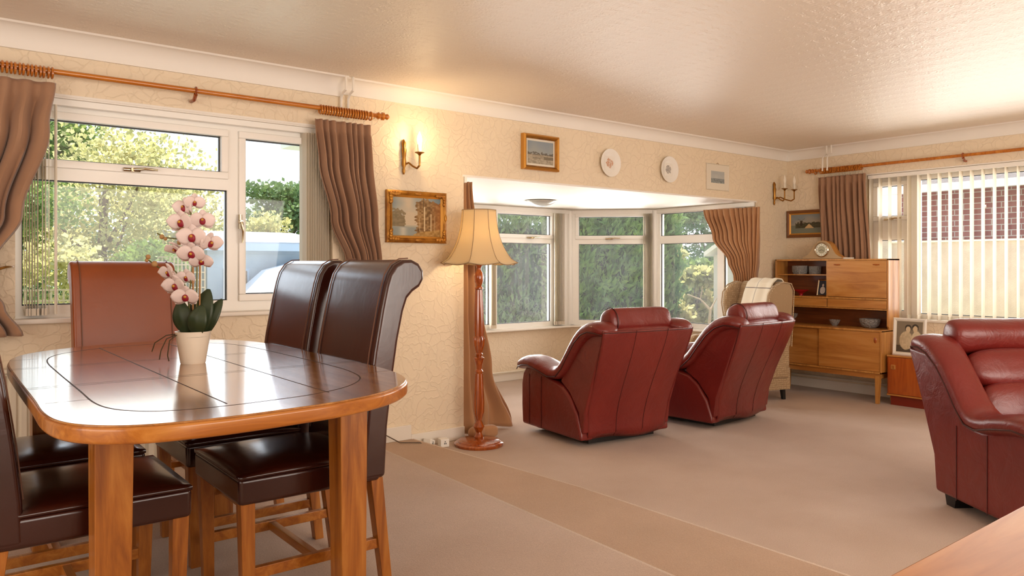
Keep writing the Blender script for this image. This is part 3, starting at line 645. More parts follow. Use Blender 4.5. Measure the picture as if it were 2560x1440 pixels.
stemb([cp(-.005, .10), cp(-.015, .22), cp(.0, .36), cp(-.02, .41), cp(-.05, .435), cp(-.10, .44), cp(-.125, .455)])
stemb([cp(.012, .10), cp(.014, .35), cp(.0, .50), cp(-.02, .56)]); stemb([cp(-.008, .12), cp(-.02, .26), cp(-.06, .32), cp(-.12, .335), cp(-.155, .36)])
def flower(a, h, s_, yaw, tilt, d=0):
    s_ *= 1.15
    R = rotz(math.atan2(rgt.y, rgt.x)+yaw) @ rotx(tilt); c = Vector(cp(a, h, d))
    f = MB()
    for i, (an, ln, wd) in enumerate(((90, .95, .36), (215, .95, .36), (325, .95, .36), (10, 1.05, .62), (170, 1.05, .62))):
        an = math.radians(an); u_ = Vector((math.cos(an), 0, math.sin(an))); v_ = Vector((-math.sin(an), 0, math.cos(an)))
        def g_(p, q):
            ww = wd*math.sin(PI*min(1, .12+.86*q))**.6*s_; l_ = ln*s_*q
            e = u_*l_+v_*((p*2-1)*ww)+Vector((0, -.012*(i > 2)-.25*s_*q*q+.12*s_*abs(p*2-1)**2, 0)); return tuple(c+R @ e)
        f.grid(g_, 6, 7)
    fo = f.build('blossom', 'petal', oc, solid=.0008, fix=False)
    MB().pillow(tuple(c+R @ Vector((0, -.25*s_, -.05*s_))), (.52*s_, .34*s_, .6*s_), 2.2, R, 4).build('lip', 'lip', fo)
    MB().pillow(tuple(c+R @ Vector((0, -.42*s_, .10*s_))), (.22*s_, .2*s_, .22*s_), 2.2, R, 3).build('column', 'lipy', fo)
for a in ((-.028, .492, .040, -.2, .2, -.02), (.0, .565, .030, .5, .3, .01), (.012, .440, .042, .1, .1, -.03), (-.035, .545, .034, -.3, .0, .02), (.03, .50, .036, .3, .1, .01), (.056, .422, .036, .9, .3, .0), (-.052, .405, .034, -.5, .9, -.01), (.006, .385, .040, .1, .4, -.02), (.03, .36, .034, .3, .5, .0), (-.075, .318, .032, -.5, .3, -.01), (-.048, .272, .038, -.2, .3, -.02), (-.012, .235, .038, .2, .3, -.03), (-.025, .30, .030, 0, .2, .01)): flower(*a)
for a, h, r in ((-.045, .475, .008), (-.028, .468, .011), (-.04, .423, .009), (-.102, .442, .008), (-.09, .435, .006), (-.128, .347, .010), (-.150, .372, .008), (-.155, .36, .006), (-.018, .428, .008)):
    MB().pillow(cp(a, h, -.015), (r*2, r*2, r*2.2), 2.2, None, 3).build('bud', 'bud', oc)
for P in ([cp(-.04, .105, -.03), cp(-.07, .09, -.05), cp(-.085, .05, -.06), cp(-.09, .02, -.06)], [cp(-.035, .105, -.04), cp(-.055, .085, -.06), cp(-.06, .035, -.065), cp(-.055, .015, -.065)], [cp(-.04, .105, -.02), cp(-.08, .10, -.03), cp(-.115, .075, -.04), cp(-.125, .045, -.04)]):
    MB().tube(P, .002, 6).build('aerial_root', 'root', oc)

# ---------------------------------------------------------------- radiator, sideboard at camera
rd = thing('radiator', 'cream panel radiator under the dining window behind the table', 'radiator', (.2, D-.075, ZD))
b = MB(); 
for i in range(44): x = -.95+i*.045; b.add([(x, 0, .06), (x+.008, -.012, .06), (x+.03, -.012, .06), (x+.038, 0, .06), (x, 0, .58), (x+.008, -.012, .58), (x+.03, -.012, .58), (x+.038, 0, .58)], [(0, 1, 5, 4), (1, 2, 6, 5), (2, 3, 7, 6), (0, 3, 2, 1), (4, 5, 6, 7)])
b.box(-.97, 1.05, 0, .03, .04, .6); b.build('panel', 'cream', rd, smooth=False)
MB().box(-.98, 1.06, -.02, .06, .592, .612).build('top_grille', 'cream', rd, bevel=.004)
MB().box(-.8, -.77, .03, .07, .0, .55).box(.8, .83, .03, .07, .0, .55).build('wall_bracket', 'cream', rd)
sb = thing('sideboard', 'pale oak sideboard top cutting across the bottom right corner of the photo', 'sideboard', (1.2, .18, ZD))
MB().box(-.62, .62, -.23, .235, .745, .77).build('top', 'pale_oak', sb, bevel=.004)
MB().box(-.6, .6, -.21, .20, .06, .745).build('body', 'oak_e', sb, bevel=.002)
for i in range(3): d_ = MB().box(-.585+i*.39+.004, -.585+i*.39+.386, .20, .218, .09, .72).build('door', 'oak_e', sb, bevel=.003); MB().lathe([(.008, 0), (.014, .012), (.010, .02)], (0, 0, 0), 12).build('knob', 'brass', d_).matrix_local = Matrix.Translation((-.585+i*.39+.04, .218, .42)) @ Matrix.Rotation(-PI/2, 4, 'X')
for x in (-.57, .57):
    for y in (-.19, .18): MB().taper((x, y, 0), .04, (x, y, .06), .05).build('leg', 'oak', sb)

# ---------------------------------------------------------------- floor lamp
lx, ly = 3.115, 4.33
fl_ = thing('floor_lamp', 'turned mahogany floor lamp with a lit cream scalloped shade, beside the bay', 'lamp', (lx, ly, 0))
MB().lathe([(.168, 0), (.172, .008), (.172, .018), (.160, .026), (.152, .028), (.15, .034), (.135, .040), (.07, .044), (.04, .05)], n=48).build('base', 'maho', fl_)
pr = [(.03, .045), (.034, .06), (.024, .075), (.020, .09), (.040, .13), (.026, .16), (.018, .175)]
MB().lathe(pr, n=24).build('collar', 'maho', fl_)
MB().lathe([(.020, .175), (.034, .23), (.036, .30), (.030, .42), (.026, .50)], n=40, rib=.07, ribn=10).build('pole', 'maho', fl_)
MB().lathe([(.026, .50), (.030, .515), (.020, .53), (.024, .56), (.036, .60), (.038, .61), (.020, .622), (.028, .635), (.02, .645)], n=24).build('collar', 'maho', fl_)
MB().lathe([(.020, .645), (.034, .70), (.038, .745), (.030, .76)], n=40, rib=.12, ribn=8).build('collar', 'maho', fl_)
MB().lathe([(.030, .76), (.033, .80), (.030, .95), (.024, 1.085)], n=40, rib=.07, ribn=10).build('pole', 'maho', fl_)
MB().lathe([(.022, 1.085), (.030, 1.09), (.030, 1.10), (.018, 1.11), (.030, 1.14), (.034, 1.175), (.026, 1.205), (.015, 1.225), (.018, 1.245), (.028, 1.26), (.022, 1.27)], n=24).build('collar', 'maho', fl_)
MB().tube([(0, 0, 1.27), (0, 0, 1.42)], .008).build('lamp_holder', 'brass', fl_)
MB().lathe([(.008, 0), (.028, .03), (.032, .06), (.022, .09), (.008, .105)], (0, 0, 1.42), 16).build('bulb', 'lit', fl_)
sh = MB(); n_ = 96; nv = 20; rot0 = math.radians(40)
def shr(v): return interp(v, [(0, .118), (.2, .124), (.35, .132), (.5, .146), (.62, .162), (.74, .184), (.85, .210), (.93, .232), (1, .254)])
def fs_(u, v):
    a = u*2*PI; seg = (u*8) % 1; flat = 1-.075*math.sin(PI*seg)*(.5+.5*v); r = shr(v)*flat*1.03
    zb = 1.255+.020*abs(math.sin(PI*seg))**.8*0-.0+.016*math.cos(2*PI*seg)*(v > .96)*1.0
    z = 1.64+(1.262-1.64)*v+ (-.012+.020*(abs(seg-.5)*2)**2*0) * 0
    if v > .9: z += (v-.9)*10*(-.014*math.sin(PI*seg)+.010)
    if v > .9: r += (v-.9)*10*.016*(abs(seg-.5)*2)**6
    return (r*math.cos(a+rot0), r*math.sin(a+rot0), z)
sho = sh.grid(fs_, n_, nv).build('lamp_shade', 'shade', fl_, solid=.0015, fix=False)
pm = plain('taupe_trim', '#a08563', .7)
for i in range(8):
    MB().tube([tuple(Vector(fs_(i/8, v/12))*1.0) for v in range(13)], .0022, 6).build('shade_rib', pm, sho)
MB().tube([fs_(i/96, 1.0) for i in range(97)], .0032, 6).build('shade_trim', pm, sho)
MB().tube([fs_(i/96, 0.0) for i in range(97)], .0028, 6).build('shade_trim', pm, sho)
lp = light('floor_lamp_bulb_light', 'POINT', (lx, ly, 1.46), 7.5, (1, .80, .50), shadow_soft_size=.04)
o = MB().tube([(2.19+.15, D-.01, .60), (2.35, D-.02, .50), (2.36, D-.03, .38), (2.40, D-.05, .25), (2.47, D-.06, .13), (2.56, D-.10, ZT+.012), (2.68, D-.16, ZT+.006), (2.74, D-.16, .03)], .004, 8).build('lamp_cable', plain('brown_cable', '#5a4630', .5)); tag(o, 'thin brown cable hanging down the wall onto the carpeted step', 'cable')
def socket(P, rz, label, rx=0):
    t = thing('plug_adaptor', label, 'adaptor', P, rz)
    MB().box(-.032, .032, -.03, .03, 0, .055).build('housing', 'white', t, bevel=.004)
    MB().box(-.006, -.002, -.033, -.029, .02, .03).box(.004, .008, -.033, -.029, .02, .03).box(-.002, .002, -.033, -.029, .034, .042).build('socket_hole', 'black', t)
    return t
socket((2.80, D-.07, 0), .5, 'white plug adaptor tilted against the skirting, left of the other adaptor').rotation_euler = (0, .35, .5)
socket((2.90, D-.11, 0), -.2, 'white plug adaptor standing on the carpet right beside the floor lamp base')
so = thing('wall_socket', 'white double socket low on the wall of the bay, right of the floor lamp', 'socket', (4.42, 6.545, .30))
MB().box(-.045, .045, 0, .012, -.043, .043).build('faceplate', 'white', so, bevel=.003)
MB().box(-.02, -.014, -.001, .001, -.02, -.01).box(.014, .02, -.001, .001, -.02, -.01).box(-.004, .004, -.001, .001, .008, .02).build('socket_hole', 'black', so)

# ---------------------------------------------------------------- recliners
def recliner(label, lean=1.0, feet=False, seams=(-.14, .14)):
    t = thing('recliner_armchair', label, 'armchair', group='oxblood leather recliner armchairs')
    LN = lean
    def yb(z): return -.36-.22*LN*smoothstep(.10, .95, z)*1.12
    # outside back panel
    def hwid(z): return interp(z, [(.06, .345), (.25, .365), (.5, .38), (.8, .405)])
    def back(u, v):
        z = .05+.77*v; x = (u*2-1)*hwid(z); cv = .028*(1-(abs(u*2-1))**3.5)
        y = yb(z)-cv*(.5+.5*v)+.012*math.sin(u*9+v*5)*max(0, .35-v)
        if v < .06: y += .03*(.06-v)/.06
        return (x, y, z+(.012*math.sin(u*PI*2.2)*(v < .05)))
    bp = MB().grid(back, 36, 36).build('back_panel', 'redleather', t, solid=.012, fix=False)
    for sx_ in seams: MB().tube([(lambda p: (p[0], p[1]-.0062, p[2]))(back(.5+sx_/ .80, v/16)) for v in range(17)], .0024, 6).build('seam', 'piping', bp)
    MB().tube([(lambda p: (p[0], p[1]-.0055, p[2]))(back(u/24, .985)) for u in range(25)], .003, 6).build('seam', 'piping', bp)
    for sx_ in (-1, 1):
        if feet: MB().prism([(.395, .06), (.405, .20), (.405, .40), (.37, .47), (.28, .50), (.0, .45), (-.10, .46), (-.20, .58), (-.30, .70), (-.40, .78), (yb(.8)-.03, .80), (yb(.5)-.01, .5), (yb(.25), .25), (yb(.1), .06)], sx_*.36, sx_*.412, 'x').build('side_panel', 'redleather', t, bevel=.02, seg=4)
        # side: lower body
        prof = [(.395, .05), (.405, .20), (.405, .36), (.385, .44), (.345, .485), (.28, .50), (.05, .44), (-.06, .42), (-.13, .40), (-.22, .33), (-.30, .22), (-.345, .10), (-.35, .05)]
        MB().prism(prof, sx_*.29, sx_*(.36 if feet else .405), 'x').build('inner_side' if feet else 'side_panel', 'redleather', t, bevel=.02, seg=4)
        xq = .414 if feet else .4068
        for yy in ((.05, -.18) if feet else (.29, .13)): MB().tube([(sx_*xq, yy, .06), (sx_*xq, yy, .25), (sx_*xq, yy, .44)], .0018, 5).build('seam', 'piping', t)
        # wing: upper back side
        wp = [(-.33, .10), (-.30, .24), (-.20, .36), (-.09, .43), (-.12, .48), (-.20, .60), (-.30, .70), (-.38, .765), (-.46, .80), (yb(.8)-.0, .80), (yb(.5), .5), (yb(.25), .25), (yb(.1), .1)]
        MB().prism(wp, sx_*.30, sx_*.392, 'x').build('wing', 'redleather', t, bevel=.014, seg=3)
        # padded arm rolling up into the shoulder
        st = []
        for (y, z, hw_, hh, ox) in ((.445, .475, .05, .012, 0), (.438, .482, .088, .03, 0), (.40, .505, .104, .048, 0), (.34, .522, .108, .054, 0), (.26, .53, .112, .055, 0), (.12, .505, .112, .052, 0), (.0, .475, .108, .05, 0), (-.09, .485, .10, .05, .0), (-.16, .55, .092, .05, .005), (-.235, .65, .088, .052, .008), (-.315, .745, .09, .054, .01), (-.395, .805, .100, .058, .004), (-.47, .83, .106, .056, .0), (-.54, .825, .10, .05, .0), (-.585, .81, .07, .032, .0), (-.60, .80, .03, .015, 0)):
            st.append((y, z, hw_, hh, ox))
        S_ = []
        for i, (y, z, hw_, hh, ox) in enumerate(st):
            a, b_ = st[max(0, i-1)], st[min(len(st)-1, i+1)]; tg = Vector((0, b_[0]-a[0], b_[1]-a[1])).normalized(); up = Vector((0, -tg.z, tg.y)); up = -up if up.z < 0 else up
            if abs(up.z) < .15: up = Vector((0, 1, .1)).normalized() if i < 8 else up
            S_.append(((sx_*(.34+ox), y, z), (hw_, 0, 0), up*hh))
        MB().sweep(S_, 24, 2.5).build('arm_pad', 'redleather', t, sub=1)
        MB().tube([(sx_*(.34+o_[4]+o_[2]*.97), o_[0]+.0, o_[1]-.02) for o_ in st[1:-1]], .0045, 6).build('piping', 'piping', t)
    R_ = rotx(-.38)
    MB().box(-.31, .31, -.32, .34, .07, .34).build('seat_base', 'redleather', t, bevel=.03)
    MB().pillow((0, .08, .40), (.47, .62, .17), 4).build('seat_cushion', 'redleather', t, sub=1)
    MB().pillow((0, -.27, .53), (.47, .16, .24), 3, rotx(.30)).build('back_cushion', 'redleather', t, sub=1)
    MB().pillow((0, -.355, .70), (.50, .17, .22), 3, rotx(.42)).build('back_cushion', 'redleather', t, sub=1)
    hs = []
    for x, q in ((-.275, .35), (-.270, .72), (-.255, .92), (-.22, 1), (-.1, 1.02), (0, .98), (.12, 1.02), (.22, 1), (.255, .92), (.270, .72), (.275, .35)):
        hs.append(((x, -.455+.004*math.sin(x*20), .868), (0, .078*q, -.030*q), (0, .026*q, .088*q)))
    MB().sweep(hs, 24, 2.5).build('headrest', 'redleather', t, sub=1)
    MB().tube([(lambda a: (-.232, -.455+.082*math.cos(a)*1.0+.026*math.sin(a), .868-.030*math.cos(a)+.092*math.sin(a)))(2*PI*i/24) for i in range(25)], .003, 6).build('seam', 'piping', t)
    MB().pillow((0, -.505, .80), (.56, .11, .09), 3.5, rotx(.3)).build('top_roll', 'redleather', t, sub=1)
    MB().box(-.30, .30, -.30, .34, .015, .075).build('recliner_mechanism', 'black', t)
    if feet:
        for x in (-.33, .33):
            for y in (-.28, .31): MB().prism([(y-.05, .07), (y+.05, .07), (y+.035, 0), (y-.03, 0)], x-.05, x+.05, 'x').build('foot', 'black', t)
    return t
rc = recliner('oxblood leather recliner seen from behind, the left one facing the bay window')
rc.location = (4.03, 4.10, 0); rc.rotation_euler = (0, 0, math.radians(-6.5))
rc2 = relabel(dup(rc), (5.15, 3.98, 0), math.radians(4), 'oxblood leather recliner seen from behind, next to the wing chair and teak cabinet')
rc3 = recliner('oxblood leather armchair cut by the right edge, padded arm towards the camera', 1.0, True)
rc3.location = (4.40, 1.26, 0); rc3.rotation_euler = (0, 0, math.radians(145))

# ---------------------------------------------------------------- wing chair and throw
wc_ = thing('wing_chair', 'beige dotted fabric wing chair at the far end of the bay', 'armchair', (6.22, 4.40, 0), math.radians(75))
fb_ = 'wingfab'
MB().prism([(-.36, .20), (.36, .20), (.36, .40), (-.36, .40)], -.30, .30, 'x').build('seat_base', fb_, wc_, bevel=.02)
MB().pillow((0, .06, .44), (.50, .60, .15), 4).build('seat_cushion', fb_, wc_)
MB().prism([(-.22, .40), (-.14, .42), (-.20, .80), (-.27, 1.06), (-.30, 1.105), (-.34, 1.10), (-.36, 1.04), (-.34, .6), (-.34, .25), (-.24, .25)], -.29, .29, 'x').build('backrest', fb_, wc_, bevel=.03, seg=4)
for sx_ in (-1, 1):
    wp = [(-.345, .50), (-.375, 1.02), (-.34, 1.085), (-.25, 1.10), (-.15, 1.065), (-.09, .99), (-.075, .88), (-.10, .76), (-.13, .66), (-.14, .56), (-.16, .46)]
    MB().prism(wp, sx_*.285, sx_*.335, 'x').build('wing', fb_, wc_, bevel=.02, seg=4)
    MB().tube([(sx_*.338, y, z) for y, z in wp], .006, 6).build('piping', 'wingfab', wc_)
    MB().prism([(-.33, .20), (.34, .20), (.36, .52), (.30, .58), (-.12, .60), (-.2, .56), (-.33, .56)], sx_*.26, sx_*.34, 'x').build('armrest', fb_, wc_, bevel=.03, seg=4)
    for y in (-.30, .30): MB().taper((sx_*.28, y, 0), .028, (sx_*.27, y*.95, .20), .045).build('leg', 'black', wc_)
MB().box(-.31, .31, -.345, -.335, .10, .30).box(-.325, -.315, -.34, .34, .10, .3).box(.315, .325, -.34, .34, .10, .3).build('valance', fb_, wc_)
# throw (lies on the chair: a thing of its own)
def ft(u, v):
    path = [(-.11, .60), (-.135, .72), (-.165, .85), (-.215, 1.0), (-.255, 1.09), (-.30, 1.13), (-.35, 1.125), (-.385, 1.07), (-.38, .95), (-.37, .75)]
    t = v*(len(path)-1); i = min(int(t), len(path)-2); fr = t-i; y = path[i][0]*(1-fr)+path[i+1][0]*fr; z = path[i][1]*(1-fr)+path[i+1][1]*fr
    return (-.20+.36*u+.02*math.sin(v*5)-.03*(1-v), y+.006*math.sin(u*14+v*3), z+.004*math.sin(u*17))
th = MB().grid(ft, 30, 60).build('throw_blanket', 'throw', solid=.010, fix=False); th.location = wc_.location; th.rotation_euler = wc_.rotation_euler
tag(th, 'cream checked throw draped over the back of the beige wing chair', 'throw')

# ---------------------------------------------------------------- teak wall unit
cy0, cy1 = 3.34, 4.50; fx0, ux0, bx1 = 6.87, 7.0, 7.215
wu = thing('teak_cabinet', 'tall teak cabinet with open shelves and sliding doors in the far corner', 'cabinet', (7.07, 3.92, 0))
def wb_(b, x0, x1, y0, y1, z0, z1): return b.box(x0-7.07, x1-7.07, y0-3.92, y1-3.92, z0, z1)
t_ = .016
b = MB(); wb_(b, fx0, bx1, cy0, cy0+t_, .272, .662); wb_(b, fx0, bx1, cy1-t_, cy1, .272, .662); wb_(b, fx0, bx1, cy0, cy1, .272, .288); wb_(b, fx0-.004, bx1, cy0, cy1, .650, .668); wb_(b, bx1-.01, bx1, cy0, cy1, .272, .66); b.build('base_carcass', 'teak', wu, bevel=.002)
b = MB(); 
for ya in (cy0, cy1-t_):
    b.prism([(ux0-7.07, 1.318), (bx1-7.07, 1.318), (bx1-7.07, .664), (ux0+.03-7.07, .664), (ux0-7.07, .70)], ya-3.92, ya+t_-3.92, 'y')
wb_(b, ux0, bx1, cy0, cy1, 1.302, 1.318); b.build('upper_carcass', 'teak', wu, bevel=.002)
MB_b = MB(); wb_(MB_b, bx1-.012, bx1-.004, cy0+t_, cy1-t_, .668, 1.302).build('back_board', 'teak_in', wu)
ym = 3.935
b = MB(); wb_(b, ux0+.002, bx1-.012, cy0+t_, cy1-t_, .935, .951); wb_(b, ux0+.002, bx1-.012, cy0+t_, cy1-t_, .842, .852); wb_(b, ux0+.004, bx1-.012, ym-.008, ym+.008, .94, 1.302); b.build('shelf', 'teak', wu)
b = MB(); wb_(b, ux0+.03, bx1-.012, ym+.008, cy1-t_, 1.158, 1.168); b.build('shelf', 'teak', wu)
b = MB(); wb_(b, ux0-.0, ux0+.016, cy0+t_+.002, ym-.002, .955, 1.300); dr = b.build('drop_front_door', 'teak_y', wu, bevel=.002)
for y in (3.45, 3.83): b = MB(); b.tube([(ux0-7.07-.006, y-3.92-.03, 1.262), (ux0-7.07-.012, y-3.92, 1.262), (ux0-7.07-.006, y-3.92+.03, 1.264)], [.004, .006, .004], 8); b.build('handle', 'maho', dr)
for a_, b2 in ((cy0+t_+.002, ym-.004), (ym+.004, cy1-t_-.002)): b = MB(); wb_(b, ux0, ux0+.016, a_, b2, .855, .932).build('drawer', 'teak_y', wu, bevel=.002)
ys = 3.94
b = MB(); wb_(b, fx0+.006, fx0+.02, cy0+t_, ys+.01, .29, .648); d1 = b.build('sliding_door', 'teak_y', wu, bevel=.002)
b = MB(); wb_(b, fx0+.022, fx0+.034, ys-.01, cy1-t_, .29, .648); b.build('sliding_door', 'teak_y', wu, bevel=.002)
b = MB(); b.pillow((fx0+.006-7.07, 3.40-3.92, .575), (.008, .026, .055), 2.2, None, 4); b.build('finger_pull', 'maho', d1)
for y in (cy0+.045, cy1-.045):
    for x in (fx0+.03, bx1-.04): MB().taper((x-7.07-.01*(x < 7), y-3.92, 0), .030, (x-7.07, y-3.92, .25), .042).build('leg', 'teak', wu, bevel=.002)
b = MB(); wb_(b, fx0+.018, fx0+.038, cy0+.03, cy1-.03, .225, .272); wb_(b, fx0+.03, bx1-.03, cy0+.03, cy0+.05, .225, .272); wb_(b, fx0+.03, bx1-.03, cy1-.05, cy1-.03, .225, .272); b.build('leg_rail', 'teak_y', wu, bevel=.002)
# low red teak cabinet
lc = thing('low_cabinet', 'low red teak cabinet on a plinth with a framed photograph on top', 'cabinet', (7.1, 2.95, 0))
MB().box(-.175, .18, -.36, .365, .085, .448).build('carcass', 'redteak', lc, bevel=.003)
MB().box(-.15, .17, -.34, .345, 0, .085).build('plinth', 'redbase', lc)
for a_, b2 in ((-.345, -.002), (.002, .35)): MB().box(-.188, -.175, a_, b2, .105, .43).build('door', 'redteak', lc, bevel=.002)
MB().box(-.185, .18, -.36, .365, .436, .45).build('top', 'teak_y', lc, bevel=.002)
MB().box(-.186, -.170, -.36, .365, .088, .10).build('trim_strip', 'teak_y', lc)
MB().box(-.194, -.186, .285, .325, .325, .365).build('handle', 'teak', lc, bevel=.003); MB().box(-.197, -.193, .297, .301, .33, .36).box(-.197, -.193, .309, .313, .33, .36).build('handle_slot', 'maho', lc)

# ---------------------------------------------------------------- pictures
def paint(nu, nv, fn, W, H, name='canvas', parent=None, mat='art', T=None):
    b = MB(); 
    if T: b.T = T
    b.grid(lambda u, v: ((u-.5)*W, 0, (v-.5)*H), nu, nv); o = b.build(name, mat, parent, smooth=False, fix=False)
    ca = o.data.color_attributes.new('paint', 'FLOAT_COLOR', 'POINT'); U, V = np.meshgrid(np.linspace(0, 1, nu+1), np.linspace(0, 1, nv+1))
    rgb = np.clip(fn(U, V), 0, 1); lin = np.where(rgb <= .04045, rgb/12.92, ((rgb+.055)/1.055)**2.4)
    arr = np.ones(((nu+1)*(nv+1), 4)); arr[:, :3] = lin.reshape(-1, 3); ca.data.foreach_set('color', arr.ravel().astype(np.float32)); return o
RN = np.random.RandomState(4)
def nz(U, V, fr, seed):
    r = np.random.RandomState(seed); g_ = r.rand(fr+2, fr+2); x = U*fr; y = V*fr; i = np.clip(x.astype(int), 0, fr); j = np.clip(y.astype(int), 0, fr); fx_ = x-i; fy_ = y-j
    fx_ = fx_*fx_*(3-2*fx_); fy_ = fy_*fy_*(3-2*fy_); 
    return (g_[j, i]*(1-fx_)*(1-fy_)+g_[j, i+1]*fx_*(1-fy_)+g_[j+1, i]*(1-fx_)*fy_+g_[j+1, i+1]*fx_*fy_)
def hx(c): return np.array([int(c[i:i+2], 16)/255 for i in (1, 3, 5)])
def mixc(a, b_, t): t = np.clip(t, 0, 1)[..., None]; return a*(1-t)+b_*t
def base(U): return np.zeros(U.shape+(3,))
def forest(U, V):
    n_a = nz(U, V, 6, 1); n_b = nz(U, V, 26, 2); c = mixc(hx('#c9b89c')+base(U), hx('#7c8d92')+base(U), np.abs(U-.33)*1.6+(V-.5)*.5+n_a*.5-.35)
    c = mixc(c, hx('#8f9690')+base(U), (.30-V)*12*(U < .6)); c = mixc(c, hx('#c8c2b0')+base(U), np.exp(-((U-.22)/.07)**2)*(V < .22)*.8)
    lt = (U < .24+.05*n_b)*(V > .25)*(V < .62-.9*np.abs(U-.10)+.2*n_b); c = mixc(c, hx('#6b5a38')+n_b[..., None]*.12, lt*.85)
    rt = (U > .44+.10*n_b)*(V < .93-.35*np.abs(U-.7)+.10*n_b); c = mixc(c, hx('#87602c')+(n_b[..., None]-.5)*.35, rt*.85); c = mixc(c, hx('#a85f1c')+base(U), rt*np.clip((U-.75)*3, 0, 1)*.8)
    hill = (V < .02+.22*np.clip(U-.42, 0, 1)**.5); c = mixc(c, hx('#a98242')+(n_b[..., None]-.5)*.2, hill*.9)
    for x, t_, w_ in ((.665, .78, .013), (.80, .6, .007), (.88, .55, .005), (.56, .5, .004)): c = mixc(c, hx('#d9c39a')+base(U), (np.abs(U-x) < w_)*(V > .14)*(V < t_)*.9)
    c = mixc(c, hx('#5a4526')+base(U), (np.abs(U-.64) < .012)*(V > .75)*.7)
    return c
def beach(U, V):
    n_b = nz(U, V, 22, 5); c = mixc(hx('#a9aaa0')+base(U), hx('#8b97a0')+base(U), V+nz(U, V, 4, 7)*.4-.3); c = mixc(c, hx('#a89c86')+(n_b[..., None]-.5)*.15, (V < .42)*1.)
    c = mixc(c, hx('#5c554a')+base(U), (V > .39)*(V < .45+.1*n_b)*(n_b > .35)*.8); c = mixc(c, hx('#6d6350')+base(U), (V > .2)*(V < .33)*(U > .62+.2*(.33-V))*.8); c = mixc(c, hx('#6f6a5c')+base(U), (np.abs(V-.26) < .025)*(np.abs(U-.35) < .15)*.7); return c
def sea(U, V):
    n_b = nz(U, V, 18, 9); c = mixc(hx('#c8c8bf')+base(U), hx('#b2b6b5')+base(U), V*.6+nz(U, V, 5, 3)*.5); c = mixc(c, hx('#8e9493')+(n_b[..., None]-.5)*.2, (V < .38)*1.); c = mixc(c, hx('#6e777c')+base(U), (np.abs(V-.36) < .025)*(U > .25)*.7); return c
def mill(U, V):
    n_b = nz(U, V, 30, 12); c = mixc(hx('#c7a884')+base(U), hx('#7f8789')+base(U), V*1.1-.2+nz(U, V, 5, 8)*.5); c = mixc(c, hx('#6d7466')+base(U), (V < .42)*.9); c = mixc(c, hx('#3f3b22')+(n_b[..., None]-.5)*.12, (V > .27)*(V < .5+.12*n_b)*(np.abs(U-.6) < .5)*.95)
    c = mixc(c, hx('#332616')+base(U), (np.abs(U-.24) < .028-.02*(V-.5))*(V > .4)*(V < .66)*1.); 
    for s_ in (-1, 1): c = mixc(c, hx('#332616')+base(U), (np.abs((U-.24)-s_*(V-.66)*.7) < .006)*(np.abs(V-.66) < .12)*1.)
    tri = (np.abs(U-.42) < .10*np.clip((.5-V)/.22, 0, 1))*(V > .26)*(V < .5); c = mixc(c, hx('#c9a878')+base(U), tri*1.); return c
def frame(label, P, rz, W, H, fw, mats, fn, mount=0, depth=.03, ornate=False, cat='picture', tilt=0, name='framed_picture', res=(90, 70)):
    t = thing(name, label, cat, P, rz)
    if tilt: t.rotation_euler = (tilt, 0, rz)
    def ring(b, w0, h0, w1, h1, d0, d1):      # mitred moulding
        A = [(-w0/2, -h0/2), (w0/2, -h0/2), (w0/2, h0/2), (-w0/2, h0/2)]; B_ = [(-w1/2, -h1/2), (w1/2, -h1/2), (w1/2, h1/2), (-w1/2, h1/2)]
        vs = [(x, -d0, z) for x, z in A]+[(x, -d1, z) for x, z in B_]+[(x, 0, z) for x, z in A]+[(x, 0, z) for x, z in B_]
        fs = []
        for i in range(4): j = (i+1) % 4; fs += [(i, j, 4+j, 4+i), (i, 8+i, 8+j, j), (4+i, 4+j, 12+j, 12+i)]
        b.add(vs, fs)
    b = MB(); ring(b, W, H, W-fw*.7, H-fw*.7, depth*.75, depth); ring(b, W-fw*.7, H-fw*.7, W-fw*1.4, H-fw*1.4, depth, depth*.7); b.build('frame', mats[0], t, smooth=False)
    b = MB(); ring(b, W-fw*1.4, H-fw*1.4, W-fw*2, H-fw*2, depth*.8, depth*.5); b.build('inner_moulding', mats[1], t, smooth=False)
    if ornate:
        for sx_ in (-1, 1):
            for sz_ in (-1, 1):
                b = MB(); cx_, cz_ = sx_*(W/2-fw*.55), sz_*(H/2-fw*.55)
                for k_ in range(7): a = k_*.9; b.pillow((cx_-sx_*fw*.75*(k_ % 4)*.55*(k_ < 4), -depth-.002, cz_-sz_*fw*.75*((k_-3) % 4)*.55*(k_ >= 4)), (fw*.8, .018, fw*.6), 2.2, roty(a), 3)
                b.build('corner_ornament', mats[0], t)
        b = MB(); b.pillow((0, -depth, H/2-fw*.4), (fw*1.1, .014, fw*.5), 2.2, None, 3).pillow((0, -depth, -H/2+fw*.4), (fw*1.1, .014, fw*.5), 2.2, None, 3).pillow((W/2-fw*.3, -depth, 0), (fw*.5, .014, fw*1.1), 2.2, None, 3); b.build('edge_ornament', mats[0], t)
    iw, ih = W-fw*2, H-fw*2
    MB().box(-iw/2-.002, iw/2+.002, -depth*.4, 0, -ih/2-.002, ih/2+.002).build('mount' if mount else 'backing', mats[2], t, smooth=False)
    paint(*res, fn, iw-2*mount, ih-2*mount, 'canvas', t, T=Matrix.Translation((0, -depth*.4-.001, 0)))
    return t
frame('ornate gilt framed painting of a woodland lake under the lit wall light', (2.741, D-.002, 1.587), 0, .475, .355, .045, ('gold', 'gold2', 'gold'), forest, depth=.035, ornate=True, res=(150, 110))
frame('gold framed painting of a shore, first picture above the bay opening', (3.857, D-.002, 2.133), 0, .362, .275, .034, ('gold2', 'gold', 'cream'), beach, mount=.016, depth=.05)
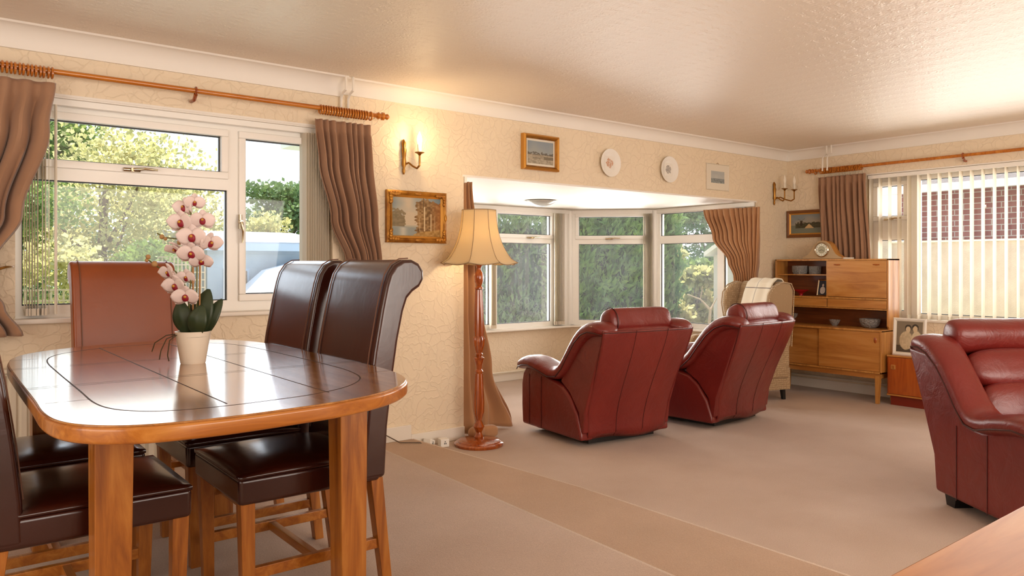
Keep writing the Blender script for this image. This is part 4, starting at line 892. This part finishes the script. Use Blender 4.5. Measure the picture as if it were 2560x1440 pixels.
smf = frame('thin framed pale sea print, nearest the far corner above the bay', (6.113, D-.002, 2.107), 0, .345, .252, .007, ('cream', 'cream', 'cream'), sea, mount=.062, depth=.012)
MB().tube([(-.02, -.004, .126), (0, -.004, .138), (.02, -.004, .126)], .002, 6).build('hanging_loop', 'brass', smf)
frame('wooden framed painting of a windmill and sailing boat, half behind the corner curtain', (LX-.002, 4.26, 1.69), -PI/2, .58, .285, .045, ('darkwood', 'gold2', 'darkwood'), mill, depth=.03, res=(110, 60))
def plate(label, x, z, r, seed, tint):
    t = thing('decorative_plate', label, 'plate', (x, D-.004, z), 0, 'decorative plates above the bay')
    b = MB(); b.T = Matrix.Rotation(PI/2, 4, 'X'); b.lathe([(r*.5, 0), (r*.62, .004), (r*.70, .012), (r, .026), (r, .029), (r*.72, .017), (r*.64, .010), (.001, .009)], n=48, scale=(1, 1)); b.build('dish', 'white', t)
    def fn(U, V):
        d = np.hypot(U-.5, V-.5)*2; n_b = nz(U, V, 14, seed); c = mixc(hx('#efe9de')+base(U), hx(tint)+(n_b[..., None]-.5)*.35, (d < .8-.3*nz(U, V, 8, seed+1))*(n_b*.9)*1.2); return c
    b = MB(); s_ = r*.6; paint(40, 40, fn, s_*1.62, s_*1.62, 'centre_motif', t, T=Matrix.Translation((0, -.0108, 0)))
    return t
plate('white wall plate with a reddish centre scene, the left plate above the bay', 4.628, 2.120, .118, 21, '#b5714a')
plate('white wall plate with a grey centre scene, the right plate above the bay', 5.382, 2.123, .118, 31, '#77706a')

# ---------------------------------------------------------------- wall lights
def sconce(label, x, z, arms, lit, fw_=1):
    t = thing('wall_light', label, 'wall light', (x, D-.002, z))
    MB().tube([(0, -.012, -.115), (0, -.012, -.095), (0, -.014, -.07), (0, -.016, -.05), (0, -.016, 0), (0, -.016, .05), (0, -.014, .07), (0, -.012, .10), (0, -.01, .125)], [.004, .011, .008, .016, .012, .017, .012, .016, .004], 12).build('backplate', 'brass', t)
    for (dx, dy, z0) in arms:
        P = [(0, -.02, -.05), (dx*.35, dy*.35, -.035), (dx*.6, dy*.6, -.06), (dx*.85, dy*.85, -.075), (dx, dy, -.055), (dx, dy, z0)]
        Q = []
        for i in range(len(P)-1):
            for k_ in range(4): Q.append(tuple(Vector(P[i]).lerp(Vector(P[i+1]), k_/4)))
        Q.append(P[-1]); a = MB().tube(Q, .0065, 8).build('arm', 'brass', t)
        MB().lathe([(.006, 0), (.014, .012), (.032, .02), (.033, .024), (.012, .026)], (dx, dy, z0), 20).build('drip_pan', 'brass', a)
        MB().lathe([(.0135, .02), (.0145, .075), (.0135, .078)], (dx, dy, z0), 16).build('candle_tube', 'cream', a)
        MB().lathe([(.011, .078), (.0165, .098), (.0175, .112), (.013, .135), (.004, .158), (.001, .165)], (dx, dy, z0), 16).build('candle_bulb', 'lit' if lit else 'bulbglass', a)
    return t
sconce('brass wall light with one lit candle bulb, above the gilt picture', 2.640, 1.99, [(.075, -.095, .01)], True)
light('wall_light_bulb_light', 'POINT', (2.715, D-.15, 2.115), 1.5, (1, .72, .40), shadow_soft_size=.02)
sconce('brass wall light with two unlit white candle bulbs in the far corner', 7.055, 2.0, [(.05, -.10, .03), (.13, -.16, .02)], False)
# ceiling light of the bay
cl = thing('ceiling_light', 'round glass dome ceiling light under the bay ceiling', 'ceiling light', (4.93, 5.80, 1.905))
MB().lathe([(.105, -.012), (.108, 0), (.0, 0)], n=40).build('fitting', 'cream', cl)
MB().lathe([(.002, -.062), (.05, -.058), (.10, -.044), (.14, -.024), (.16, -.010), (.162, -.007), (.158, -.008), (.10, -.038), (.05, -.052)], n=48).build('glass_dome', plain('milky_glass', '#e9e7e2', .15, 0, Transmission_Weight=.35), cl)
# white pipes from the ceiling
def pipes(label, P0, dirv):
    t = thing('white_pipes', label, 'pipe', P0)
    d = Vector(dirv)
    for k_ in (0, 1):
        o_ = d*(.05*k_)
        MB().tube([tuple(o_+Vector(q)) for q in ((0, 0, 0), (0, 0, -.06), (0, 0, -.085))]+[tuple(o_+Vector((0, 0, -.10))+Vector((d.y*.045, d.x*.045, 0))), tuple(o_+Vector((0, 0, -.13))+Vector((d.y*.075, d.x*.07, 0))), tuple(o_+Vector((0, 0, -.26))+Vector((d.y*.078, d.x*.072, 0)))], .0085, 8).build('pipe', 'paint', t)
    return t
pipes('pair of white pipes bending from the ceiling at the dining curtain pole end', (2.17, D-.10, CH-.002), (1, 0, 0))
pipes('pair of white pipes bending down from the ceiling above the corner curtain', (LX-.10, 4.06, CH-.002), (0, -1, 0))

# ---------------------------------------------------------------- things on the cabinets
ck = thing('mantel_clock', 'Napoleon style mantel clock with round brass dial on top of the teak cabinet', 'clock', (7.11, 4.02, 1.319), -PI/2)
ck['label'] = 'humped wooden mantel clock with round brass dial on top of the teak cabinet'
pf = [(-.21, .0), (.21, .0), (.21, .018), (.18, .024), (.145, .048), (.112, .10), (.085, .148), (.045, .176), (0, .184), (-.045, .176), (-.085, .148), (-.112, .10), (-.145, .048), (-.18, .024), (-.21, .018)]
MB().prism(pf, -.05, .045, 'y').build('case', 'teak', ck, bevel=.003)
MB().prism([(a*.97, z*.97+.003) for a, z in pf], -.054, -.05, 'y').build('front_veneer', plain('pale_veneer', '#b99a70', .35), ck)
b = MB(); b.T = Matrix.Translation((0, -.054, .092)) @ Matrix.Rotation(PI/2, 4, 'X'); b.lathe([(.072, 0), (.074, .006), (.067, .012), (.063, .009), (.063, .002)], n=40, cap=False); b.build('bezel', 'chrome', ck)
b = MB(); b.T = Matrix.Translation((0, -.054, .092)) @ Matrix.Rotation(PI/2, 4, 'X'); b.lathe([(.065, 0), (.065, .004), (.001, .004)], n=40); b.build('dial', plain('silver_dial', '#e2dac6', .3, .3), ck)
b = MB(); b.T = Matrix.Translation((0, -.0585, .092)) @ Matrix.Rotation(PI/2, 4, 'X'); b.lathe([(.038, 0), (.038, .001), (.001, .001)], n=32); b.build('dial_centre', plain('brushed_dial_centre', '#a89a80', .3, .5), ck)
b = MB()
for i in range(12): a = i*PI/6; b.box(-.0018, .0018, -.0590, -.0584, 0, 0) if 0 else b.add([(math.sin(a)*r+math.cos(a)*q*.0016, -.0588, .092+math.cos(a)*r-math.sin(a)*q*.0016) for r, q in ((.045, -1), (.045, 1), (.059, 1), (.059, -1))], [(0, 1, 2, 3)])
b.build('hour_marks', 'black', ck, smooth=False)
MB().tube([(0, -.061, .092), (-.025, -.061, .082)], .0018, 5).tube([(0, -.0615, .092), (.03, -.0615, .078)], .0014, 5).build('hands', 'black', ck)
o = MB().box(-.03, .03, -.045, .045, 0, .014).build('small_box', 'white', bevel=.002); o.location = (7.10, 3.775, 1.319); tag(o, 'small flat white box beside the mantel clock', 'box')
def bowl(label, P, prof, scale=(1, 1), rib=.04, ribn=16, mat='crystal', name='crystal_bowl', cat='bowl'):
    o_ = MB().lathe(prof, n=48, scale=scale, rib=rib, ribn=ribn).build(name, mat); o_.location = P; return tag(o_, label, cat)
bowl('footed cut crystal bowl at the left of the cabinet recess', (7.06, 4.36, .669), [(.036, 0), (.034, .006), (.018, .02), (.03, .035), (.06, .07), (.066, .10), (.061, .10), (.052, .07), (.02, .04), (.002, .038)])
bowl('small cut crystal dish in the middle of the cabinet recess', (7.08, 3.90, .669), [(.022, 0), (.024, .006), (.04, .03), (.052, .058), (.048, .058), (.034, .03), (.002, .012)])
bowl('wide cut crystal bowl at the right of the cabinet recess', (7.10, 3.56, .669), [(.05, 0), (.075, .02), (.088, .055), (.090, .085), (.084, .085), (.078, .05), (.04, .015), (.002, .012)])
bowl('ribbed glass dish set on the top left cabinet shelf', (7.13, 4.30, 1.169), [(.062, 0), (.072, .02), (.074, .05), (.074, .085), (.069, .085), (.067, .03), (.03, .012), (.002, .01)], (.8, 1.1), .03, 28)
bowl('second glass dish on the top cabinet shelf behind the ribbed one', (7.14, 4.14, 1.169), [(.055, 0), (.060, .02), (.062, .08), (.058, .08), (.055, .03), (.002, .01)], (.8, 1.0), .03, 24)
bowl('red glass dish on the open cabinet shelf', (7.10, 4.27, .952), [(.018, 0), (.016, .01), (.02, .022), (.055, .04), (.082, .055), (.078, .058), (.05, .046), (.002, .03)], (1, 1), 0, 0, 'red', 'red_dish', 'dish')
def portrait(U, V):
    c = hx('#1f2638')+base(U); c = mixc(c, hx('#cdb9ae')+base(U), np.hypot((U-.5)/.12, (V-.68)/.1) < 1); c = mixc(c, hx('#dcd3cc')+nz(U, V, 9, 3)[..., None]*.1, (np.hypot((U-.5)/.3, (V-.32)/.26) < 1)*.9); return c
def couple(U, V):
    n_b = nz(U, V, 20, 5); c = hx('#857762')+base(U); c = mixc(c, hx('#3a2f24')+base(U), (V < .22)*.7)
    c = mixc(c, hx('#c9b491')+(n_b[..., None]-.5)*.1, np.hypot((U-.38)/.26, (V-.38)/.3) < 1); c = mixc(c, hx('#d9c7a4')+base(U), np.hypot((U-.78)/.2, (V-.4)/.3) < 1)
    for x, y in ((.45, .74), (.72, .76)): c = mixc(c, hx('#3b3026')+base(U), np.hypot((U-x)/.13, (V-y-.04)/.12) < 1); c = mixc(c, hx('#d8c19c')+base(U), np.hypot((U-x)/.09, (V-y)/.1) < 1)
    return c
frame('small silver framed portrait photograph leaning on the open cabinet shelf', (7.10, 4.03, .952+.082), -PI/2-.2, .128, .165, .012, ('chrome', 'chrome', 'cream'), portrait, depth=.01, tilt=-.17, cat='photograph', name='framed_photograph', res=(40, 50))
frame('white framed sepia photograph standing on the low red cabinet', (7.02, 3.16, .45+.165), -PI/2, .285, .335, .03, ('white', 'cream', 'cream'), couple, depth=.02, tilt=-.08, cat='photograph', name='framed_photograph', res=(60, 70))

# ---------------------------------------------------------------- outside
GZ = -.15
struct(MB().box(-30, 45, D+.3, 60, GZ-.1, GZ).box(LX+.3, 45, -20, D+.3, GZ-.1, GZ).build('ground', 'grass', smooth=False))
def leaves(centers, n, size, spread, seed, up=.0, droop=0, asp=.42):
    """centers: list of (x,y,z,rx,ry,rz). returns verts/faces of leaf quads on ellipsoid shells"""
    r = np.random.RandomState(seed); c = np.array(centers); w_ = (c[:, 3]*c[:, 4]+c[:, 4]*c[:, 5]+c[:, 3]*c[:, 5]); idx = r.choice(len(c), n, p=w_/w_.sum())
    d = r.normal(size=(n, 3)); d /= np.linalg.norm(d, axis=1)[:, None]; rad = 1-r.rand(n)**1.5*spread
    P = c[idx, :3]+d*c[idx, 3:6]*rad[:, None]
    a = r.normal(size=(n, 3)); a[:, 2] += up; a[:, 2] -= droop; a /= np.linalg.norm(a, axis=1)[:, None]; b_ = np.cross(a, r.normal(size=(n, 3))); b_ /= np.linalg.norm(b_, axis=1)[:, None]
    s_ = size*(.6+.8*r.rand(n))[:, None]; w2 = s_*asp
    V = np.stack([P-b_*w2*.25, P+a*s_*.5-b_*w2, P+a*s_, P+a*s_*.5+b_*w2], 1).reshape(-1, 3); return V
def quadmesh(name, V, mat, parent=None):
    n = len(V)//4; me = bpy.data.meshes.new(name); me.vertices.add(n*4); me.vertices.foreach_set('co', V.astype(np.float32).ravel()); me.loops.add(n*4); me.loops.foreach_set('vertex_index', np.arange(n*4, dtype=np.int32))
    me.polygons.add(n); me.polygons.foreach_set('loop_start', np.arange(0, n*4, 4, dtype=np.int32)); me.polygons.foreach_set('loop_total', np.full(n, 4, dtype=np.int32)); me.update(calc_edges=True); me.validate()
    me.materials.append(M[mat]); o = bpy.data.objects.new(name, me); C.objects.link(o); o.parent = parent; return o
def at(px, py, Y):
    a = (px-1280)/F; rx_ = math.cos(YAW)+a*math.sin(YAW); ry_ = math.sin(YAW)-a*math.cos(YAW); t = Y/ry_; return (rx_*t, Y, EYE-(py-665.2)/F*t)
def tree(label, x, y, h, cr_, mat, n, size, seed, trunk=.12, blobs=14, base_h=.35, spread=.6, cat='tree', name='garden_tree', flat=1.0, up=0.2):
    r = random.Random(seed); t = thing(name, label, cat, (x, y, GZ)); cs = []
    for i in range(blobs):
        a = r.uniform(0, 2*PI); q = r.uniform(0, 1)**.6; z = r.uniform(base_h, 1); k_ = math.sin(PI*min(1, .15+.85*(1-z)/(1-base_h+.01)*.9+.08))
        s_ = cr_*r.uniform(.28, .45); cs.append((math.cos(a)*cr_*q*.8*k_, math.sin(a)*cr_*q*.8*k_, z*h-s_*.4, s_*1.2, s_*1.2, s_*flat))
    quadmesh('foliage', leaves(cs, n, size, spread, seed, up=up), mat, t)
    if trunk:
        b = MB(); b.tube([(0, 0, -.1), (.05, 0, h*.25), (0, .05, h*.5), (.05, 0, h*.8)], [trunk, trunk*.8, trunk*.55, trunk*.15], 8)
        for i in range(min(9, blobs)): c = cs[i]; b.tube([(.02, 0, h*.3+.08*h*(i % 3)), (c[0]*.5, c[1]*.5, (h*.4+c[2])/2), c[:3]], [trunk*.4, trunk*.25, trunk*.06], 6)
        b.build('trunk', 'bark', t)
    return t
p = at(255, 600, 13); tree('spreading yellow green tree seen through the dining window', p[0], p[1], 3.55, 1.75, 'leaf_y', 9000, .075, 1, .10, 34, .22, 1.0)
p = at(135, 600, 20); tree('tall mid green tree at the far left of the garden', p[0]-.3, p[1], 5.6, 1.2, 'leaf_g', 8000, .12, 2, .15, 16, .3, .8)
p = at(470, 600, 16.2); tree('yellow green tree left of the shed', p[0]-.3, p[1]+.4, 3.5, 1.35, 'leaf_y', 9000, .085, 3, .1, 24, .1, .9)
p = at(685, 600, 27); tree('large dark conifer behind the blue grey shed', p[0], p[1], 4.4, 2.4, 'leaf_d', 15000, .15, 4, .2, 40, .0, .8, flat=.5)
p = at(600, 600, 18); tree('pale green bush tree rising behind the shed roof', p[0]+.3, p[1], 2.5, 1.2, 'leaf_y', 9000, .09, 14, .1, 14, .1, .7)
p = at(850, 600, 24); tree('green tree at the far right behind the shed', p[0]+.6, p[1], 3.9, 1.8, 'leaf_g', 6000, .16, 15, .2, 14, .1, .7)
for i, (px, Y, h, cr_, mt_, lb) in enumerate(((88, 9.2, 1.6, .75, 'leaf_y', 'low arching shrub nearest the left of the dining window'), (215, 9.4, 1.35, .7, 'leaf_y', 'low yellow green shrub behind the end dining chair'), (318, 11, 1.7, .8, 'leaf_g', 'rounded green shrub behind the end dining chair'), (425, 11.9, 1.75, .8, 'leaf_g', 'green shrub behind the orchid flowers'), (40, 12, 2.5, 1.1, 'leaf_g', 'tall green shrub at the left behind the arching shrub'), (150, 15.6, 2.6, 1.1, 'leaf_d', 'dark green bush left of the spreading tree'), (530, 14, 1.95, .75, 'leaf_y', 'yellow green bush beside the left wall of the shed'))):
    p = at(px, 600, Y); tree(lb, p[0], p[1], h, cr_, mt_, 6000, .06, 30+i, 0, 12, .15, .8, 'shrub', 'garden_shrub', .8)
struct(MB().box(-14, 24, 30, 30.4, GZ, 2.3).build('hedge_boundary', 'leaf_g', smooth=False)) if 0 else None
# trellis
p0, p1 = at(395, 650, 10.5), at(512, 650, 10.5)
tr = thing('trellis', 'square lattice garden trellis left of the shed', 'trellis', (p0[0], 10.5, 0)); b = MB(); W_ = p1[0]-p0[0]
for i in range(13): b.box(W_*i/12-.008, W_*i/12+.008, -.008, .008, GZ, 1.36)
for i in range(14): b.box(0, W_, -.016, -.006, .06+i*.1, .075+i*.1)
b.build('lattice', plain('weathered_wood', '#b5a48a', .9), tr, smooth=False)
p0, p1 = at(30, 650, 8.2), at(190, 650, 8.2)
tr = thing('trellis', 'square lattice garden trellis at the left behind the end dining chair', 'trellis', (p0[0], 8.2, 0)); b = MB(); W_ = p1[0]-p0[0]
for i in range(11): b.box(W_*i/10-.008, W_*i/10+.008, -.008, .008, GZ, 1.02)
for i in range(11): b.box(0, W_, -.016, -.006, .02+i*.1, .035+i*.1)
b.build('lattice', plain('weathered_wood', '#b5a48a', .9), tr, smooth=False)
# shed
pa, pb = at(518, 620, 11), at(830, 620, 11)
sd = thing('garden_shed', 'blue grey boarded garden shed with windows seen through the dining window', 'shed', (pa[0], 11, GZ)); W_ = pb[0]-pa[0]
zt_ = 1.58-GZ
MB().box(0, W_, 0, 1.8, 0, zt_-.06).build('wall', 'shed', sd, smooth=False)
MB().prism([(-.10, zt_-.10), (-.10, zt_+.02), (1.9, zt_+.25), (1.9, zt_+.15)], -.12, W_+.12, 'x').build('roof', plain('pale_shed_roof', '#b8bcc2', .8), sd, smooth=False)
MB().box(-.12, W_+.12, -.13, -.10, zt_-.11, zt_+.0).build('fascia', plain('blue_fascia', '#9fb0bf', .7), sd, smooth=False)
for u0 in (.22, .95, 1.45):
    f_ = MB().box(u0, u0+.36, -.02, 0, .55, 1.36).build('window_frame', plain('blue_trim', '#9db2c6', .7), sd, smooth=False)
    MB().box(u0+.03, u0+.33, -.026, -.02, .58, .94).box(u0+.03, u0+.33, -.026, -.02, .97, 1.33).build('pane', plain('shed_pane', '#6d5a4c', .15), f_, smooth=False)
# car added outside to stand in for a reflection in the dining glass
pc = at(606, 700, 9.45)
car = thing('reflection_stand_in_car', 'white car added in place of a reflection seen in the dining window glass', 'car', (pc[0]+2.1, 9.3, GZ))
pf = [(-2.0, .25), (-2.1, .55), (-2.0, .9), (-1.75, 1.0), (-1.35, 1.34), (-.9, 1.46), (-.1, 1.48), (.35, 1.40), (.95, 1.02), (1.7, .90), (2.0, .72), (2.05, .3)]
MB().prism(pf, 0, 1.6, 'y').build('body', 'carpaint', car, bevel=.06, seg=4)
for w_ in ([(-1.45, 1.02), (-1.2, 1.30), (-.75, 1.38), (-.72, 1.02)], [(-.66, 1.02), (-.66, 1.385), (-.05, 1.39), (.28, 1.32), (.75, 1.02)]): MB().prism(w_, -.012, .02, 'y').build('side_window', 'carglass', car, smooth=False)
for x in (-1.3, 1.3): b = MB(); b.T = Matrix.Translation((x, -.02, .3)) @ Matrix.Rotation(-PI/2, 4, 'X'); b.lathe([(.3, 0), (.31, .02), (.31, .18), (.3, .2)], n=24); b.build('wheel', 'black', car)
# hedge behind the bay
def hedge(label, x0, x1, y, h, n, size, mat, seed, th=.5, dx=0):
    t = thing('conifer_hedge', label, 'hedge', (x0, y, GZ)); r = np.random.RandomState(seed); L_ = x1-x0; m_ = int(L_/.32)+1; cs = []
    for i in range(m_):
        for j in range(6): cs.append((L_*i/m_+.1, r.uniform(-.08, .08), h*(j+.5)/6, .26, th*.5, h/6*.75))
        cs.append((L_*i/m_+.1, 0, h-.02+r.uniform(-.1, .1), .14, .15, .22))
    V = leaves(cs, n, size, .35, seed, up=1.8, asp=.16); quadmesh('foliage', V, mat, t)
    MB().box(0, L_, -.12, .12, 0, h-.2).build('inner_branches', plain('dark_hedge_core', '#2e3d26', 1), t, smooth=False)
    return t
hedge('tall green conifer hedge outside the middle bay window', 7.55, 10.2, 8.55, 2.35, 26000, .16, 'leaf_c', 50)
hedge('dark leafy hedge outside the left bay window', 4.9, 7.62, 8.75, 2.15, 14000, .11, 'leaf_d', 51)
for i, (x, y, h, cr_, mt_, lb) in enumerate(((11.6, 8.9, 1.5, .7, 'leaf_g', 'green shrub outside the right bay window'), (12.2, 11.2, 2.5, 1.1, 'leaf_y', 'bright yellow green bush beyond the right bay window'), (10.6, 8.3, 1.3, .55, 'leaf_y', 'small golden shrub at the left of the right bay window'), (15.2, 11.5, 3.2, 1.5, 'leaf_d', 'dark tree beyond the right bay window'), (13.6, 9.0, 1.9, .7, 'leaf_g', 'green climber beside the post outside the bay'))):
    tree(lb, x, y, h, cr_, mt_, 5500, .10, 60+i, .05, 10, .15, .8, 'shrub', 'garden_shrub')
struct(MB().box(8.2, 20, 5, 8.0, GZ, GZ+.02).build('ground', 'greybase', smooth=False))
bt = thing('bare_branch', 'bare twisted pale branch standing outside the right bay window', 'branch', (9.0, 6.55, GZ)); bt.location = (8.9, 6.72, GZ)
MB().tube([(0, 0, 0), (.02, 0, .35), (-.03, .03, .6), (-.02, .02, .78), (-.14, .1, .93), (-.30, .2, 1.0)], [.03, .028, .024, .02, .012, .006], 8).tube([(-.02, .02, .78), (.06, -.03, .95)], [.015, .005], 6).tube([(-.14, .1, .93), (-.12, .08, 1.12)], [.01, .004], 6).tube([(.02, 0, .35), (.10, -.06, .5)], [.014, .005], 6).build('twig', plain('pale_bark', '#b59d84', .8), bt)
o = MB().box(-.10, .10, -.10, .10, 0, 1.75).build('wooden_post', plain('weathered_post', '#8c8078', .9)); o.location = (10.15, 7.05, GZ); tag(o, 'square weathered post outside the right bay window', 'post')
# neighbour beyond the right wall
nb = thing('neighbour_house', 'brick bungalow with grey tiled roof beyond the fence on the right', 'building', (11.3, 0, GZ))
MB().box(0, 5, -8, 5.2, 0, 2.55).build('wall', 'brick', nb, smooth=False)
MB().prism([(-.45, 2.42), (2.5, 4.3), (5.4, 2.42), (5.4, 2.5), (2.5, 4.4), (-.45, 2.5)], -8.2, 5.5, 'y').build('roof', 'tile', nb, smooth=False)
MB().prism([(-.56, 2.40), (-.44, 2.40), (-.43, 2.5), (-.57, 2.5)], -8.2, 5.5, 'y').build('gutter', 'white', nb)
fp = thing('garden_fence', 'pale pebbled panel fence outside the blind covered window', 'fence', (9.1, 0, GZ))
for i in range(6): MB().box(0, .04, -7+i*1.9, -7+i*1.9+1.8, 0, 1.52-GZ).build('panel', 'fencepanel', fp, smooth=False); MB().box(-.03, .07, -7+i*1.9+1.8, -7+i*1.9+1.9, 0, 1.56-GZ).build('post', 'fencepanel', fp, smooth=False)
MB().box(-.02, .06, -7, 4.4, 1.52-GZ, 1.54-GZ).build('capping', 'white', fp, smooth=False)
gh = thing('glass_lean_to', 'white framed glass lean to roof beyond the corner window', 'conservatory', (9.6, 5.75, GZ))
MB().prism([(-1.2, 1.6), (0, 2.3), (1.2, 1.6), (1.2, 1.54), (0, 2.22), (-1.2, 1.54)], -.6, 1.4, 'x').build('roof', 'white', gh, smooth=False)
MB().box(-.5, 1.3, -1.1, 1.1, 0, 1.56).build('wall', plain('pale_lean_to_wall', '#c9c6c0', .6), gh, smooth=False)
